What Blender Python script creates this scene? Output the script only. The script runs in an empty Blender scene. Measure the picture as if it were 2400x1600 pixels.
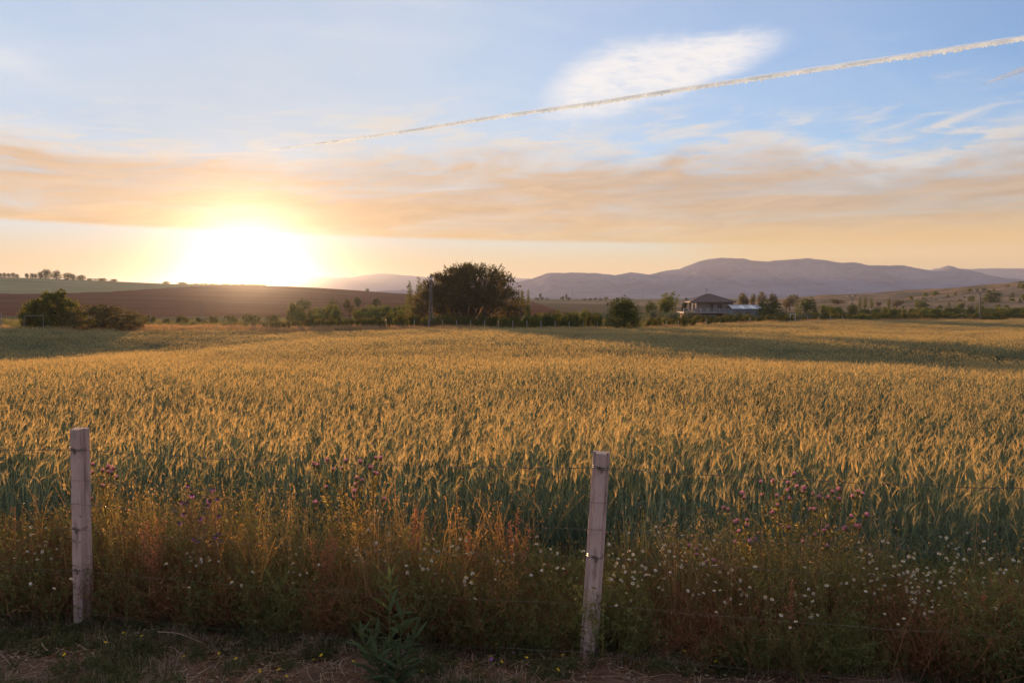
import bpy, math, random
import numpy as np
from mathutils import Vector, Matrix

# ------------------------------------------------------------------ camera, sky, sun, exposure
sc = bpy.context.scene
COL = sc.collection
F = 1867.0                       # focal length in pixels of the 2400 px wide picture (28 mm on 36 mm)
HY = 695.0                       # picture row of the horizon
CZ = 2.35                        # eye height above the foot of the fence
cam = bpy.data.cameras.new('camera')
cam_ob = bpy.data.objects.new('camera', cam)
COL.objects.link(cam_ob)
sc.camera = cam_ob
cam.lens = 28.0
cam.sensor_width = 36.0
cam.clip_start = 0.05
cam.clip_end = 150000.0
cam_ob.location = (0, 0, CZ)
cam_ob.rotation_euler = (math.radians(90 - 3.22), 0, 0)

EXPOSURE = 1.6
SKY_STRENGTH = 0.15
SUN_AZ, SUN_EL = math.radians(-18.2), math.radians(2.2)
SUN = Vector((math.sin(SUN_AZ) * math.cos(SUN_EL), math.cos(SUN_AZ) * math.cos(SUN_EL), math.sin(SUN_EL)))

sc.view_settings.view_transform = 'Standard'
sc.view_settings.look = 'None'
sc.view_settings.exposure = EXPOSURE
sc.view_settings.gamma = 1.0
sc.view_settings.use_curve_mapping = False
cy = sc.cycles
cy.max_bounces = 6
cy.diffuse_bounces = 3
cy.glossy_bounces = 2
cy.transmission_bounces = 4
cy.transparent_max_bounces = 6
cy.volume_bounces = 0
cy.use_denoising = True
try:
    cy.denoiser = 'OPENIMAGEDENOISE'
    cy.denoising_input_passes = 'RGB_ALBEDO_NORMAL'
    cy.denoising_prefilter = 'ACCURATE'
except Exception:
    pass
cy.sample_clamp_indirect = 6.0


class S:
    """A socket with arithmetic, so that node graphs read like formulas."""
    nt = None

    def __init__(self, s):
        self.s = s

    @staticmethod
    def node(t):
        return S.nt.nodes.new(t)

    @staticmethod
    def put(inp, v):
        if isinstance(v, S):
            S.nt.links.new(v.s, inp)
        else:
            inp.default_value = v

    @staticmethod
    def m(op, *a):
        n = S.node('ShaderNodeMath')
        n.operation = op
        for i, v in enumerate(a):
            S.put(n.inputs[i], v)
        return S(n.outputs[0])

    def __add__(self, o): return S.m('ADD', self, o)
    def __radd__(self, o): return S.m('ADD', o, self)
    def __sub__(self, o): return S.m('SUBTRACT', self, o)
    def __rsub__(self, o): return S.m('SUBTRACT', o, self)
    def __mul__(self, o): return S.m('MULTIPLY', self, o)
    def __rmul__(self, o): return S.m('MULTIPLY', o, self)
    def __truediv__(self, o): return S.m('DIVIDE', self, o)
    def __rtruediv__(self, o): return S.m('DIVIDE', o, self)
    def pow(self, e): return S.m('POWER', self, e)
    def clamp(self): return S.m('MINIMUM', S.m('MAXIMUM', self, 0.0), 1.0)


def n_smooth(v, a, b, lo=0.0, hi=1.0):
    n = S.node('ShaderNodeMapRange')
    n.interpolation_type = 'SMOOTHSTEP'
    S.put(n.inputs['Value'], v); S.put(n.inputs['From Min'], a); S.put(n.inputs['From Max'], b)
    S.put(n.inputs['To Min'], lo); S.put(n.inputs['To Max'], hi)
    return S(n.outputs[0])


def n_xyz(x, y, z):
    n = S.node('ShaderNodeCombineXYZ')
    S.put(n.inputs[0], x); S.put(n.inputs[1], y); S.put(n.inputs[2], z)
    return S(n.outputs[0])


def n_sep(v):
    n = S.node('ShaderNodeSeparateXYZ')
    S.put(n.inputs[0], v)
    return S(n.outputs[0]), S(n.outputs[1]), S(n.outputs[2])


def n_noise(v, scale, detail=4.0, rough=0.55, dist=0.0, col=False):
    n = S.node('ShaderNodeTexNoise')
    if v is not None:
        S.put(n.inputs['Vector'], v)
    n.inputs['Scale'].default_value = scale
    n.inputs['Detail'].default_value = detail
    n.inputs['Roughness'].default_value = rough
    n.inputs['Distortion'].default_value = dist
    return S(n.outputs['Color' if col else 'Fac'])


def n_mix(f, a, b, blend='MIX'):
    n = S.node('ShaderNodeMix')
    n.data_type = 'RGBA'
    n.blend_type = blend
    S.put(n.inputs['Factor'], f)
    for k, v in ((6, a), (7, b)):
        S.put(n.inputs[k], v if isinstance(v, S) else (*v, 1.0))
    return S(n.outputs[2])


def n_scale(c, f):
    """colour times scalar"""
    n = S.node('ShaderNodeVectorMath')
    n.operation = 'SCALE'
    S.put(n.inputs[0], c)
    S.put(n.inputs['Scale'], f)
    return S(n.outputs[0])


def n_vadd(a, b):
    n = S.node('ShaderNodeVectorMath')
    n.operation = 'ADD'
    S.put(n.inputs[0], a); S.put(n.inputs[1], b)
    return S(n.outputs[0])


def n_dot(v, d):
    n = S.node('ShaderNodeVectorMath')
    n.operation = 'DOT_PRODUCT'
    S.put(n.inputs[0], v)
    n.inputs[1].default_value = d
    return S(n.outputs['Value'])


def pix_dir(px, py):
    """unit direction of a picture point, in the world"""
    th = math.radians(3.22)
    u, v = (px - 1200) / F, (800 - py) / F
    d = Vector((u, math.cos(th) + v * math.sin(th), -math.sin(th) + v * math.cos(th)))
    return d.normalized()


def build_world():
    w = bpy.data.worlds.new('World')
    sc.world = w
    w.use_nodes = True
    S.nt = w.node_tree
    bg = w.node_tree.nodes['Background']
    sky = S.node('ShaderNodeTexSky')
    sky.sky_type = 'NISHITA'
    sky.sun_disc = False
    sky.sun_elevation = SUN_EL
    sky.sun_rotation = SUN_AZ
    sky.altitude = 600
    sky.air_density = 1.0
    sky.dust_density = 0.15
    sky.ozone_density = 4.0
    tc = S.node('ShaderNodeTexCoord')
    D = S(tc.outputs['Generated'])
    x, y, z = n_sep(D)
    ca = S.m('MAXIMUM', n_dot(D, tuple(SUN)), 0.0)
    near = ca.pow(9.0)                                    # closeness to the sun
    wide = ca.pow(3.0)
    k = 1.0 / (SKY_STRENGTH * 2 ** EXPOSURE)               # picture value -> sky value

    def lin(r, g, b, m=1.0):
        return tuple(((c / 255.0) ** 2.2) * k * m for c in (r, g, b))
    c = n_scale(S(sky.outputs[0]), 1.0 - ca.pow(40.0) * 0.65)   # sky colour dimmed around the sun to shrink its glare
    c = n_mix(1.0, c, (0.90, 0.985, 1.0), 'MULTIPLY')
    # thin high veil that whitens the sky towards the sun
    veil_n = n_noise(n_xyz(x * 2.0, y * 2.0, z * 6.0), 1.6, 5.0, 0.6)
    c = n_mix(((wide * 0.88 + 0.03) * n_smooth(veil_n, 0.2, 0.7, 0.75, 1.0)).clamp(), c, lin(216, 224, 232))
    # combed cirrus wisps (a layer overhead, so coordinates shrink towards the horizon)
    inv = 1.0 / (z + 0.10)
    pv = n_xyz(x * inv * 0.55 + y * inv * 0.10, y * inv * 0.9 - x * inv * 0.35, 0.0)
    wz = n_noise(pv, 1.15, 7.0, 0.62, 0.9)
    wz2 = n_noise(n_xyz(x * inv * 0.16, y * inv * 0.5 + x * inv * 0.12, 3.0), 2.3, 5.0, 0.6, 0.4)
    wis = n_smooth(wz, 0.44, 0.80) * n_smooth(wz2, 0.36, 0.66)
    c = n_mix((wis * 0.62 * n_smooth(z, 0.02, 0.10)).clamp(), c, lin(236, 236, 238))
    # fluffy cirrus wedge standing on the contrail
    e0 = pix_dir(1560, 166)
    ux = (pix_dir(1840, 88) - pix_dir(1310, 216)).normalized()
    uy = ux.cross(e0).normalized()
    if uy.z < 0:
        uy = -uy
    wob = n_noise(D, 22.0, 7.0, 0.68, 0.4) - 0.5
    comb = n_noise(n_xyz(x * 5.0 + z * 9.0, y * 5.0, z * 60.0), 2.6, 6.0, 0.62, 0.6) - 0.5
    a = (n_dot(D, tuple(ux)) - e0.dot(ux)) / 0.158 + wob * 0.22 + (n_dot(D, tuple(uy)) - e0.dot(uy)) * -4.5
    b = (n_dot(D, tuple(uy)) - e0.dot(uy)) / 0.0335
    half = 1.10 - a * 0.50                                   # thick at the near end, thin at the tip
    bb = (b - 0.05 + a * 0.12) / half + wob * 0.60 + comb * 0.45
    rr = (a * a * a * a + bb * bb).pow(0.5)
    tex = n_noise(n_xyz(x * 8.0 + z * 7.0, y * 8.0, z * 34.0), 3.4, 8.0, 0.68, 0.6)
    pm = n_smooth(rr, 1.10, 0.42) * n_smooth(tex, 0.22, 0.58, 0.40, 1.0) * n_smooth(a, 1.15, 0.4)
    c = n_mix((pm * 0.97).clamp(), c, lin(248, 244, 243))
    # long, low bank of dust-coloured cloud, with a clear strip under it
    nb = n_noise(n_xyz(x * 2.2, y * 2.2, z * 9.0), 2.0, 8.0, 0.60, 0.7)
    nb2 = n_noise(n_xyz(x * 2.0 + 4.0, y * 2.0, z * 20.0), 2.6, 6.0, 0.62, 0.5)
    fib = n_noise(n_xyz(x * 3.0 + z * 5.0, y * 3.0 - x * 0.8, z * 24.0 - x * 2.5), 3.0, 9.0, 0.66, 1.1)
    lowedge = 0.066 - x * 0.022
    top = 0.148 + (nb - 0.5) * 0.17 + (fib - 0.5) * 0.10
    bank = n_smooth(z, lowedge, lowedge + 0.007) * n_smooth(z, top + 0.045, top - 0.030)
    bank = bank * n_smooth(nb2, 0.24, 0.60, 0.62, 1.0)
    haze_bank = n_mix(near, lin(200, 172, 144, 0.92), lin(238, 192, 142, 0.95))
    haze_bank = n_mix(n_smooth(z, 0.13, 0.055).clamp() * 0.6, haze_bank, n_mix(near, lin(216, 176, 122), lin(240, 186, 112, 1.0)))
    haze_bank = n_scale(haze_bank, fib * 0.80 + 0.60)
    c = n_mix((bank * 0.93).clamp(), c, haze_bank)
    # lit upper fringe of the bank
    fr = n_smooth(z, top + 0.075, top + 0.02) * n_smooth(z, top - 0.02, top + 0.02) * n_smooth(fib, 0.36, 0.62)
    c = n_mix((fr * 0.6).clamp(), c, n_mix(near, lin(240, 228, 212), lin(240, 226, 210)))
    # dusty glow along the horizon
    hz = S.m('MAXIMUM', n_smooth(z, 0.10, 0.02) * 0.92, n_smooth(x, 0.0, 0.32) * n_smooth(z, 0.10, 0.055) * 0.9)
    c = n_mix(hz.clamp(), c, n_mix(wide, lin(226, 182, 124), lin(244, 204, 132, 0.9)))
    # unseen milky veil added overhead and behind to brighten the near ground
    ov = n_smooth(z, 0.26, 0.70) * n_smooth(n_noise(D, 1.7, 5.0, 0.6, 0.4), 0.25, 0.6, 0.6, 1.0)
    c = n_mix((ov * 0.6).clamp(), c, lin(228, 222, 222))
    # rosy band opposite the setting sun, added unseen to warm the foreground
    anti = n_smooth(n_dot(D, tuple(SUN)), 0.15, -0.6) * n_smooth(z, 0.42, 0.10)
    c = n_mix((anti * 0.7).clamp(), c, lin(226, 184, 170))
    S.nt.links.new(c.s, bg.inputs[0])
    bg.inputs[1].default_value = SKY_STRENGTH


build_world()
sun = bpy.data.lights.new('sun', 'SUN')
sun.energy = 5.0
sun.angle = math.radians(0.5)
sun.color = (1.0, 0.57, 0.26)
sun_ob = bpy.data.objects.new('sun', sun)
COL.objects.link(sun_ob)
sun_ob.rotation_euler = (-SUN).to_track_quat('-Z', 'Y').to_euler()
sun_ob.location = (-200, 600, 300)

# ------------------------------------------------------------------ mesh helpers
rng = np.random.default_rng(7)


class MB:
    """Collects vertices and faces and links them as one mesh object."""

    def __init__(self):
        self.v, self.f, self.n = [], [], 0

    def add(self, V, faces, mat=0):
        V = np.asarray(V, float).reshape(-1, 3)
        faces = np.asarray(faces, int)
        self.v.append(V)
        self.f.append((faces + self.n, mat))
        self.n += len(V)

    def box(self, c, s, mat=0, rz=0.0, taper=1.0):
        x, y, z = np.array(s) / 2.0
        V = np.array([[sx * x * (taper if sz > 0 else 1), sy * y * (taper if sz > 0 else 1), sz * z]
                      for sz in (-1, 1) for sy in (-1, 1) for sx in (-1, 1)])
        if rz:
            cc, ss = math.cos(rz), math.sin(rz)
            V = np.c_[V[:, 0] * cc - V[:, 1] * ss, V[:, 0] * ss + V[:, 1] * cc, V[:, 2]]
        self.add(V + np.array(c), [[0, 2, 3, 1], [4, 5, 7, 6], [0, 1, 5, 4], [2, 6, 7, 3], [0, 4, 6, 2], [1, 3, 7, 5]], mat)

    def tube(self, path, rad, sides=5, mat=0, cap=True):
        P = np.asarray(path, float)
        k = len(P)
        R = np.broadcast_to(np.asarray(rad, float), (k,))
        T = np.gradient(P, axis=0)
        T /= np.linalg.norm(T, axis=1)[:, None] + 1e-9
        ref = np.array([0, 0, 1.0]) if abs(T[0, 2]) < 0.9 else np.array([1.0, 0, 0])
        A = np.cross(T, ref); A /= np.linalg.norm(A, axis=1)[:, None] + 1e-9
        B = np.cross(T, A)
        an = np.arange(sides) * 2 * math.pi / sides
        V = P[:, None] + R[:, None, None] * (A[:, None] * np.cos(an)[None, :, None] + B[:, None] * np.sin(an)[None, :, None])
        fs = [[i * sides + j, i * sides + (j + 1) % sides, (i + 1) * sides + (j + 1) % sides, (i + 1) * sides + j]
              for i in range(k - 1) for j in range(sides)]
        self.add(V.reshape(-1, 3), fs, mat)
        if cap and sides == 4:
            self.f.append((np.array([[self.n - 4, self.n - 3, self.n - 2, self.n - 1]]), mat))

    def ribbons(self, P, W, side, mat=0):
        """P (n,k,3) centre lines, W (n,k) half widths, side (n,3) or (n,k,3)"""
        n, k, _ = P.shape
        if side.ndim == 2:
            side = np.repeat(side[:, None], k, 1)
        V = np.stack([P - side * W[..., None], P + side * W[..., None]], 2).reshape(-1, 3)
        b = (np.arange(n)[:, None] * k + np.arange(k - 1)[None]).reshape(-1) * 2
        self.add(V, np.stack([b, b + 1, b + 3, b + 2], 1), mat)

    def leaves(self, C, L, Wd, A, B, mat=0):
        """diamond leaves: centre, half length, half width, long axis, short axis"""
        L = np.asarray(L)[:, None] if np.ndim(L) else L
        Wd = np.asarray(Wd)[:, None] if np.ndim(Wd) else Wd
        n = len(C)
        V = np.stack([C - A * L, C + B * Wd, C + A * L, C - B * Wd], 1).reshape(-1, 3)
        self.add(V, np.arange(n * 4).reshape(n, 4), mat)

    def tris(self, a, b, c, mat=0):
        n = len(a)
        V = np.stack([a, b, c], 1).reshape(-1, 3)
        self.add(V, np.arange(n * 3).reshape(n, 3), mat)

    def mesh(self, name, mats, smooth=False):
        V = np.concatenate(self.v)
        lt = np.concatenate([np.full(len(f), f.shape[1]) for f, m in self.f if len(f)])
        mi = np.concatenate([np.full(len(f), m) for f, m in self.f if len(f)])
        li = np.concatenate([f.reshape(-1) for f, m in self.f if len(f)])
        me = bpy.data.meshes.new(name)
        me.vertices.add(len(V)); me.vertices.foreach_set('co', V.astype(np.float32).reshape(-1))
        me.loops.add(len(li)); me.loops.foreach_set('vertex_index', li.astype(np.int32))
        me.polygons.add(len(lt))
        me.polygons.foreach_set('loop_start', np.r_[0, np.cumsum(lt)[:-1]].astype(np.int32))
        me.polygons.foreach_set('loop_total', lt.astype(np.int32))
        me.polygons.foreach_set('material_index', mi.astype(np.int32))
        me.polygons.foreach_set('use_smooth', np.full(len(lt), smooth))
        for m in (mats if isinstance(mats, (list, tuple)) else [mats]):
            me.materials.append(m)
        me.update(calc_edges=True)
        me.validate()
        return me

    def obj(self, name, mats, parent=None, smooth=False):
        return obj(name, self.mesh(name, mats, smooth), parent)


def obj(name, me, parent=None):
    o = bpy.data.objects.new(name, me)
    COL.objects.link(o)
    o.parent = parent
    return o


def tag(o, label, cat, group=None):
    o['label'] = label
    o['category'] = cat
    if group:
        o['group'] = group
    return o


def thing(name, label, cat, loc=(0, 0, 0), rz=0.0, group=None):
    o = bpy.data.objects.new(name, None)
    o.empty_display_size = 0.2
    COL.objects.link(o)
    o.location = loc
    o.rotation_euler = (0, 0, rz)
    return tag(o, label, cat, group)


def struct(o):
    o['kind'] = 'structure'
    return o


def stuff(o, label, cat):
    o['kind'] = 'stuff'
    return tag(o, label, cat)


def unit(n, r=None):
    r = rng if r is None else r
    v = r.normal(size=(n, 3))
    return v / np.linalg.norm(v, axis=1)[:, None]


def perp(A, r=None):
    B = np.cross(A, unit(len(A), r))
    return B / (np.linalg.norm(B, axis=1)[:, None] + 1e-9)


def vnoise(x, y, seed=0):
    """smooth value noise, 0..1"""
    x = np.asarray(x, float); y = np.asarray(y, float)
    xi, yi = np.floor(x).astype(np.int64), np.floor(y).astype(np.int64)
    fx, fy = x - xi, y - yi
    fx, fy = fx * fx * (3 - 2 * fx), fy * fy * (3 - 2 * fy)

    def h(a, b):
        q = (a * 374761393 + b * 668265263 + seed * 982451653) & 0x7fffffff
        q = ((q ^ (q >> 13)) * 1274126177) & 0x7fffffff
        return ((q ^ (q >> 16)) & 0xffff) / 65535.0
    return (h(xi, yi) * (1 - fx) + h(xi + 1, yi) * fx) * (1 - fy) + (h(xi, yi + 1) * (1 - fx) + h(xi + 1, yi + 1) * fx) * fy


def fbm(x, y, oct=4, seed=0):
    t, a, s = 0.0, 0.5, 0.0
    for i in range(oct):
        t = t + a * vnoise(np.asarray(x) * 2 ** i, np.asarray(y) * 2 ** i, seed + i * 17)
        s += a
        a *= 0.5
    return t / s


def sstep(v, a, b):
    t = np.clip((np.asarray(v, float) - a) / (b - a), 0, 1)
    return t * t * (3 - 2 * t)


# ------------------------------------------------------------------ the lie of the land
PROF_Y = [-60, 0, 2, 4.3, 5, 6.6, 9, 12, 16, 25, 32, 40, 55, 75, 100, 140, 215, 400, 800, 1500, 3000, 60000]
PROF_Z = [.8, .7, .6, .02, 0, 0, -.17, -.40, -.60, -.86, -1.22, -1.5, -1.78, -2.12, -2.7, -3.0, -3.4, -3.9, -3.4, -2.4, -3, -3]
CREST_X = [-2000, -700, -450, -337, -285, -229, -195, -157, -125, -90, -37, 30]
CREST_Z = [23, 22, 19.8, 15.0, 12.6, 12.8, 11.6, 9.0, 6.4, 4.0, 0.5, -3.4]


def g(x, y):
    """height of the ground"""
    x = np.asarray(x, float); y = np.asarray(y, float)
    z = sum(np.interp(y * k, PROF_Y, PROF_Z) for k in (0.92, 0.96, 1.0, 1.04, 1.08)) / 5.0
    far = sstep(y, 20, 60)
    z = z + far * (1 - sstep(y, 160, 400)) * (fbm(x / 22.0, y / 30.0, 3, 5) - 0.5) * 0.55
    z = z - 0.006 * np.clip(x, -60, 60) * sstep(y, 14, 40) * (1 - sstep(y, 110, 200))
    z = z - 1.6 * np.exp(-((x + 38) / 21.0) ** 2 - ((y - 62) / 26.0) ** 2) - 1.0 * np.exp(-((x - 29) / 19.0) ** 2 - ((y - 48) / 15.0) ** 2)
    # ploughed hill on the left
    cz = sum(np.interp(x + k, CREST_X, CREST_Z) for k in (-30, -15, 0, 15, 30)) / 5.0
    bump = sstep(y, 230, 720) * (1 - 0.75 * sstep(y, 720, 1500))
    z = z + (cz + 3.4) * bump
    # scrubby slope on the right
    u = sstep(x + 0.10 * (y - 330), 105, 330) * sstep(y, 225, 400) * (1 - sstep(y, 430, 760))
    z = z + u * (15.0 + 9.0 * (fbm(x / 45.0, y / 45.0, 4, 9) - 0.5))
    # low swells of the plain
    z = z + sstep(y, 500, 1500) * (fbm(x / 700.0, y / 500.0, 3, 21) - 0.5) * 5.0
    return z


def gz(x, y):
    return float(g(x, y))


def at(px, d):
    """ground point seen in picture column px at distance d"""
    x = (px - 1200) / F * d
    return Vector((x, d, gz(x, d)))


def ztop(py, d):
    return CZ + (HY - py) / F * d


# ------------------------------------------------------------------ materials
MATS = {}


def material(name):
    m = bpy.data.materials.new(name)
    m.use_nodes = True
    S.nt = m.node_tree
    for n in list(m.node_tree.nodes):
        m.node_tree.nodes.remove(n)
    MATS[name] = m
    return m


def out_surface(s):
    o = S.node('ShaderNodeOutputMaterial')
    S.nt.links.new(s.s, o.inputs['Surface'])


def bsdf(kind, color, **kw):
    n = S.node(kind)
    S.put(n.inputs['Base Color' if 'Base Color' in n.inputs else 'Color'], color if isinstance(color, S) else (*color, 1.0))
    for k, v in kw.items():
        S.put(n.inputs[k.replace('_', ' ')], v)
    return S(n.outputs[0])


def mix_shader(f, a, b):
    n = S.node('ShaderNodeMixShader')
    S.put(n.inputs[0], f)
    S.nt.links.new(a.s, n.inputs[1]); S.nt.links.new(b.s, n.inputs[2])
    return S(n.outputs[0])


def obj_coord():
    return S(S.node('ShaderNodeTexCoord').outputs['Object'])


def world_pos():
    return S(S.node('ShaderNodeNewGeometry').outputs['Position'])


def foliage(name, c1, c2, trans=0.4, tc=None, spread=0.25):
    """leaf colour that varies from leaf to leaf and plant to plant, letting light through"""
    m = material(name)
    isl = S(S.node('ShaderNodeNewGeometry').outputs['Random Per Island'])
    rnd = S(S.node('ShaderNodeObjectInfo').outputs['Random'])
    col = n_mix(isl, c1, c2)
    col = n_scale(col, rnd * (2 * spread) + (1 - spread))
    d = bsdf('ShaderNodeBsdfDiffuse', col)
    t = bsdf('ShaderNodeBsdfTranslucent', n_mix(0.75, col, tc) if tc else col)
    out_surface(mix_shader(trans, d, t))
    return m


def plain(name, c1, c2, scale=6.0, rough=0.8, bump=0.0, detail=5.0, metallic=0.0):
    m = material(name)
    oc = obj_coord()
    col = n_mix(n_smooth(n_noise(oc, scale, detail, 0.6), 0.3, 0.7), c1, c2)
    kw = {}
    if bump:
        b = S.node('ShaderNodeBump')
        b.inputs['Strength'].default_value = bump
        b.inputs['Distance'].default_value = 0.02
        S.put(b.inputs['Height'], n_noise(oc, scale * 6, 4.0))
        kw['Normal'] = S(b.outputs[0])
    out_surface(bsdf('ShaderNodeBsdfPrincipled', col, Roughness=rough, Metallic=metallic, **kw))
    return m


M_wheat_green = foliage('wheat_leaf', (0.10, 0.155, 0.105), (0.18, 0.215, 0.13), 0.28, (0.24, 0.27, 0.12))
M_wheat_ear = foliage('wheat_ear', (0.40, 0.36, 0.17), (0.54, 0.45, 0.21), 0.5, (0.85, 0.56, 0.20), 0.15)
M_dark_leaf = foliage('dark_leaf', (0.033, 0.063, 0.021), (0.083, 0.128, 0.033), 0.3, (0.16, 0.16, 0.02))
M_mid_leaf = foliage('green_leaf', (0.060, 0.105, 0.027), (0.135, 0.180, 0.045), 0.4, (0.24, 0.22, 0.03))
M_olive_leaf = foliage('grey_green_leaf', (0.094, 0.125, 0.081), (0.163, 0.194, 0.131), 0.3, (0.18, 0.18, 0.08))
M_dusty_leaf = foliage('dusty_leaf', (0.068, 0.068, 0.032), (0.135, 0.111, 0.049), 0.35, (0.24, 0.19, 0.05))
M_vine_leaf = foliage('vine_leaf', (0.05, 0.075, 0.02), (0.10, 0.115, 0.03), 0.22, (0.30, 0.24, 0.04))
M_bark = plain('bark', (0.05, 0.036, 0.026), (0.11, 0.085, 0.06), 4.0, 0.9)
M_dry_grass = foliage('dry_grass', (0.288, 0.180, 0.096), (0.504, 0.336, 0.180), 0.45, (0.60, 0.36, 0.15))
M_dry_stem = foliage('dry_stem', (0.16, 0.075, 0.04), (0.33, 0.175, 0.09), 0.3, (0.45, 0.20, 0.07))
M_sere_lit = foliage('sere_weed', (0.20, 0.13, 0.05), (0.34, 0.21, 0.08), 0.45, (0.70, 0.36, 0.09))  # dry stalks with the orange of the low sun put into the colour
M_straw = foliage('straw', (0.260, 0.182, 0.117), (0.468, 0.338, 0.221), 0.2)
M_weed = foliage('weed_leaf', (0.093, 0.128, 0.048), (0.204, 0.212, 0.085), 0.4, (0.34, 0.26, 0.06))
M_weed_stem = foliage('weed_stem', (0.144, 0.160, 0.064), (0.288, 0.256, 0.096), 0.35, (0.42, 0.30, 0.07))
M_grass = foliage('short_grass', (0.06, 0.08, 0.035), (0.15, 0.135, 0.065), 0.35, (0.2, 0.2, 0.05))
M_oleander = foliage('long_leaf', (0.065, 0.095, 0.045), (0.11, 0.14, 0.065), 0.3, (0.18, 0.2, 0.06), 0.15)
M_petal = foliage('white_petal', (0.66, 0.62, 0.52), (0.78, 0.74, 0.64), 0.35, (0.8, 0.74, 0.6), 0.05)
M_disc = foliage('yellow_disc', (0.620, 0.360, 0.030), (0.750, 0.460, 0.050), 0.2, None, 0.1)
M_yellow = foliage('yellow_petal', (0.750, 0.480, 0.020), (0.800, 0.580, 0.050), 0.3, None, 0.1)
M_pink = foliage('thistle_pink', (0.420, 0.170, 0.300), (0.620, 0.320, 0.460), 0.45, (0.75, 0.36, 0.42), 0.12)
M_violet = foliage('violet_petal', (0.220, 0.090, 0.360), (0.420, 0.170, 0.460), 0.4, (0.5, 0.2, 0.5), 0.1)
M_bulb = foliage('thistle_bulb', (0.110, 0.100, 0.050), (0.200, 0.160, 0.080), 0.2, (0.3, 0.2, 0.1), 0.1)
M_dock = foliage('dock_seed', (0.300, 0.130, 0.070), (0.480, 0.240, 0.130), 0.4, (0.7, 0.3, 0.14), 0.1)
M_wire = plain('wire_metal', (0.10, 0.075, 0.06), (0.22, 0.18, 0.15), 40.0, 0.4, 0, 3, 0.85)


def concrete_material():
    m = material('post_concrete')
    oc = obj_coord()
    x, y, z = n_sep(oc)
    big = n_noise(oc, 5.0, 6.0, 0.6)
    fine = n_noise(oc, 60.0, 4.0, 0.6)
    col = n_mix(n_smooth(big, 0.3, 0.7), (0.50, 0.345, 0.285), (0.62, 0.455, 0.385))
    col = n_mix(n_smooth(n_noise(n_xyz(x * 30.0, y * 30.0, z * 2.5), 1.0, 5.0), 0.46, 0.68) * 0.72, col, (0.24, 0.17, 0.135))
    col = n_mix(n_smooth(fine, 0.58, 0.72) * 0.6, col, (0.20, 0.17, 0.15))
    col = n_mix(n_smooth(z, 1.15, 1.36) * n_smooth(big, 0.35, 0.6) * 0.55, col, (0.25, 0.19, 0.15))
    col = n_mix(n_smooth(z, 0.22, 0.0) * 0.5, col, (0.22, 0.14, 0.10))
    b = S.node('ShaderNodeBump')
    b.inputs['Strength'].default_value = 0.5
    b.inputs['Distance'].default_value = 0.004
    S.put(b.inputs['Height'], fine + big * 0.5)
    out_surface(bsdf('ShaderNodeBsdfPrincipled', col, Roughness=0.9, Normal=S(b.outputs[0])))
    return m


M_concrete = concrete_material()


def soil_material(name, c1, c2, c3, scale):
    m = material(name)
    p = world_pos()
    a = n_noise(p, scale, 6.0, 0.62)
    b = n_noise(p, scale * 9, 5.0, 0.65)
    col = n_mix(n_smooth(a, 0.32, 0.68), c1, c2)
    col = n_mix(n_smooth(b, 0.45, 0.75) * 0.7, col, c3)
    bm = S.node('ShaderNodeBump')
    bm.inputs['Strength'].default_value = 0.8
    bm.inputs['Distance'].default_value = 0.03
    S.put(bm.inputs['Height'], b + a)
    out_surface(bsdf('ShaderNodeBsdfDiffuse', col, Normal=S(bm.outputs[0])))
    return m


M_verge = soil_material('verge_soil', (0.10, 0.058, 0.040), (0.17, 0.10, 0.07), (0.06, 0.042, 0.028), 1.6)
M_field_soil = soil_material('field_soil', (0.05, 0.045, 0.025), (0.09, 0.075, 0.04), (0.04, 0.05, 0.025), 0.5)
M_scrub_soil = soil_material('scrub_soil', (0.085, 0.085, 0.04), (0.17, 0.135, 0.07), (0.055, 0.07, 0.03), 0.06)
M_hill_soil = soil_material('bare_slope_soil', (0.15, 0.115, 0.07), (0.40, 0.25, 0.15), (0.09, 0.09, 0.05), 0.045)


def furrow_material():
    m = material('ploughed_soil')
    p = world_pos()
    x, y, z = n_sep(p)
    big = n_noise(n_xyz(x * 0.010, y * 0.045, 0.0), 1.0, 4.0, 0.55)
    band = n_noise(n_xyz(x * 0.012 + y * 0.01, z * 1.1 + y * 0.01, 0.0), 1.3, 4.0, 0.6)
    col = n_mix(n_smooth(big, 0.3, 0.7), (0.11, 0.044, 0.026), (0.165, 0.072, 0.042))
    col = n_mix(n_smooth(band, 0.5, 0.7) * 0.22, col, (0.17, 0.085, 0.055))
    col = n_mix(n_smooth(n_noise(p, 0.6, 4.0), 0.5, 0.75) * 0.4, col, (0.09, 0.045, 0.03))
    out_surface(bsdf('ShaderNodeBsdfDiffuse', col))
    return m


def crop_material():
    m = material('pale_crop')
    p = world_pos()
    x, y, z = n_sep(p)
    a = n_noise(n_xyz(x * 0.015, y * 0.05, z * 0.6), 1.0, 5.0, 0.6)
    b = n_noise(p, 0.5, 4.0, 0.6)
    col = n_mix(n_smooth(a, 0.3, 0.7), (0.22, 0.20, 0.10), (0.33, 0.285, 0.16))
    col = n_mix(n_smooth(b, 0.5, 0.8) * 0.4, col, (0.17, 0.17, 0.085))
    out_surface(bsdf('ShaderNodeBsdfDiffuse', col))
    return m


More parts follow.
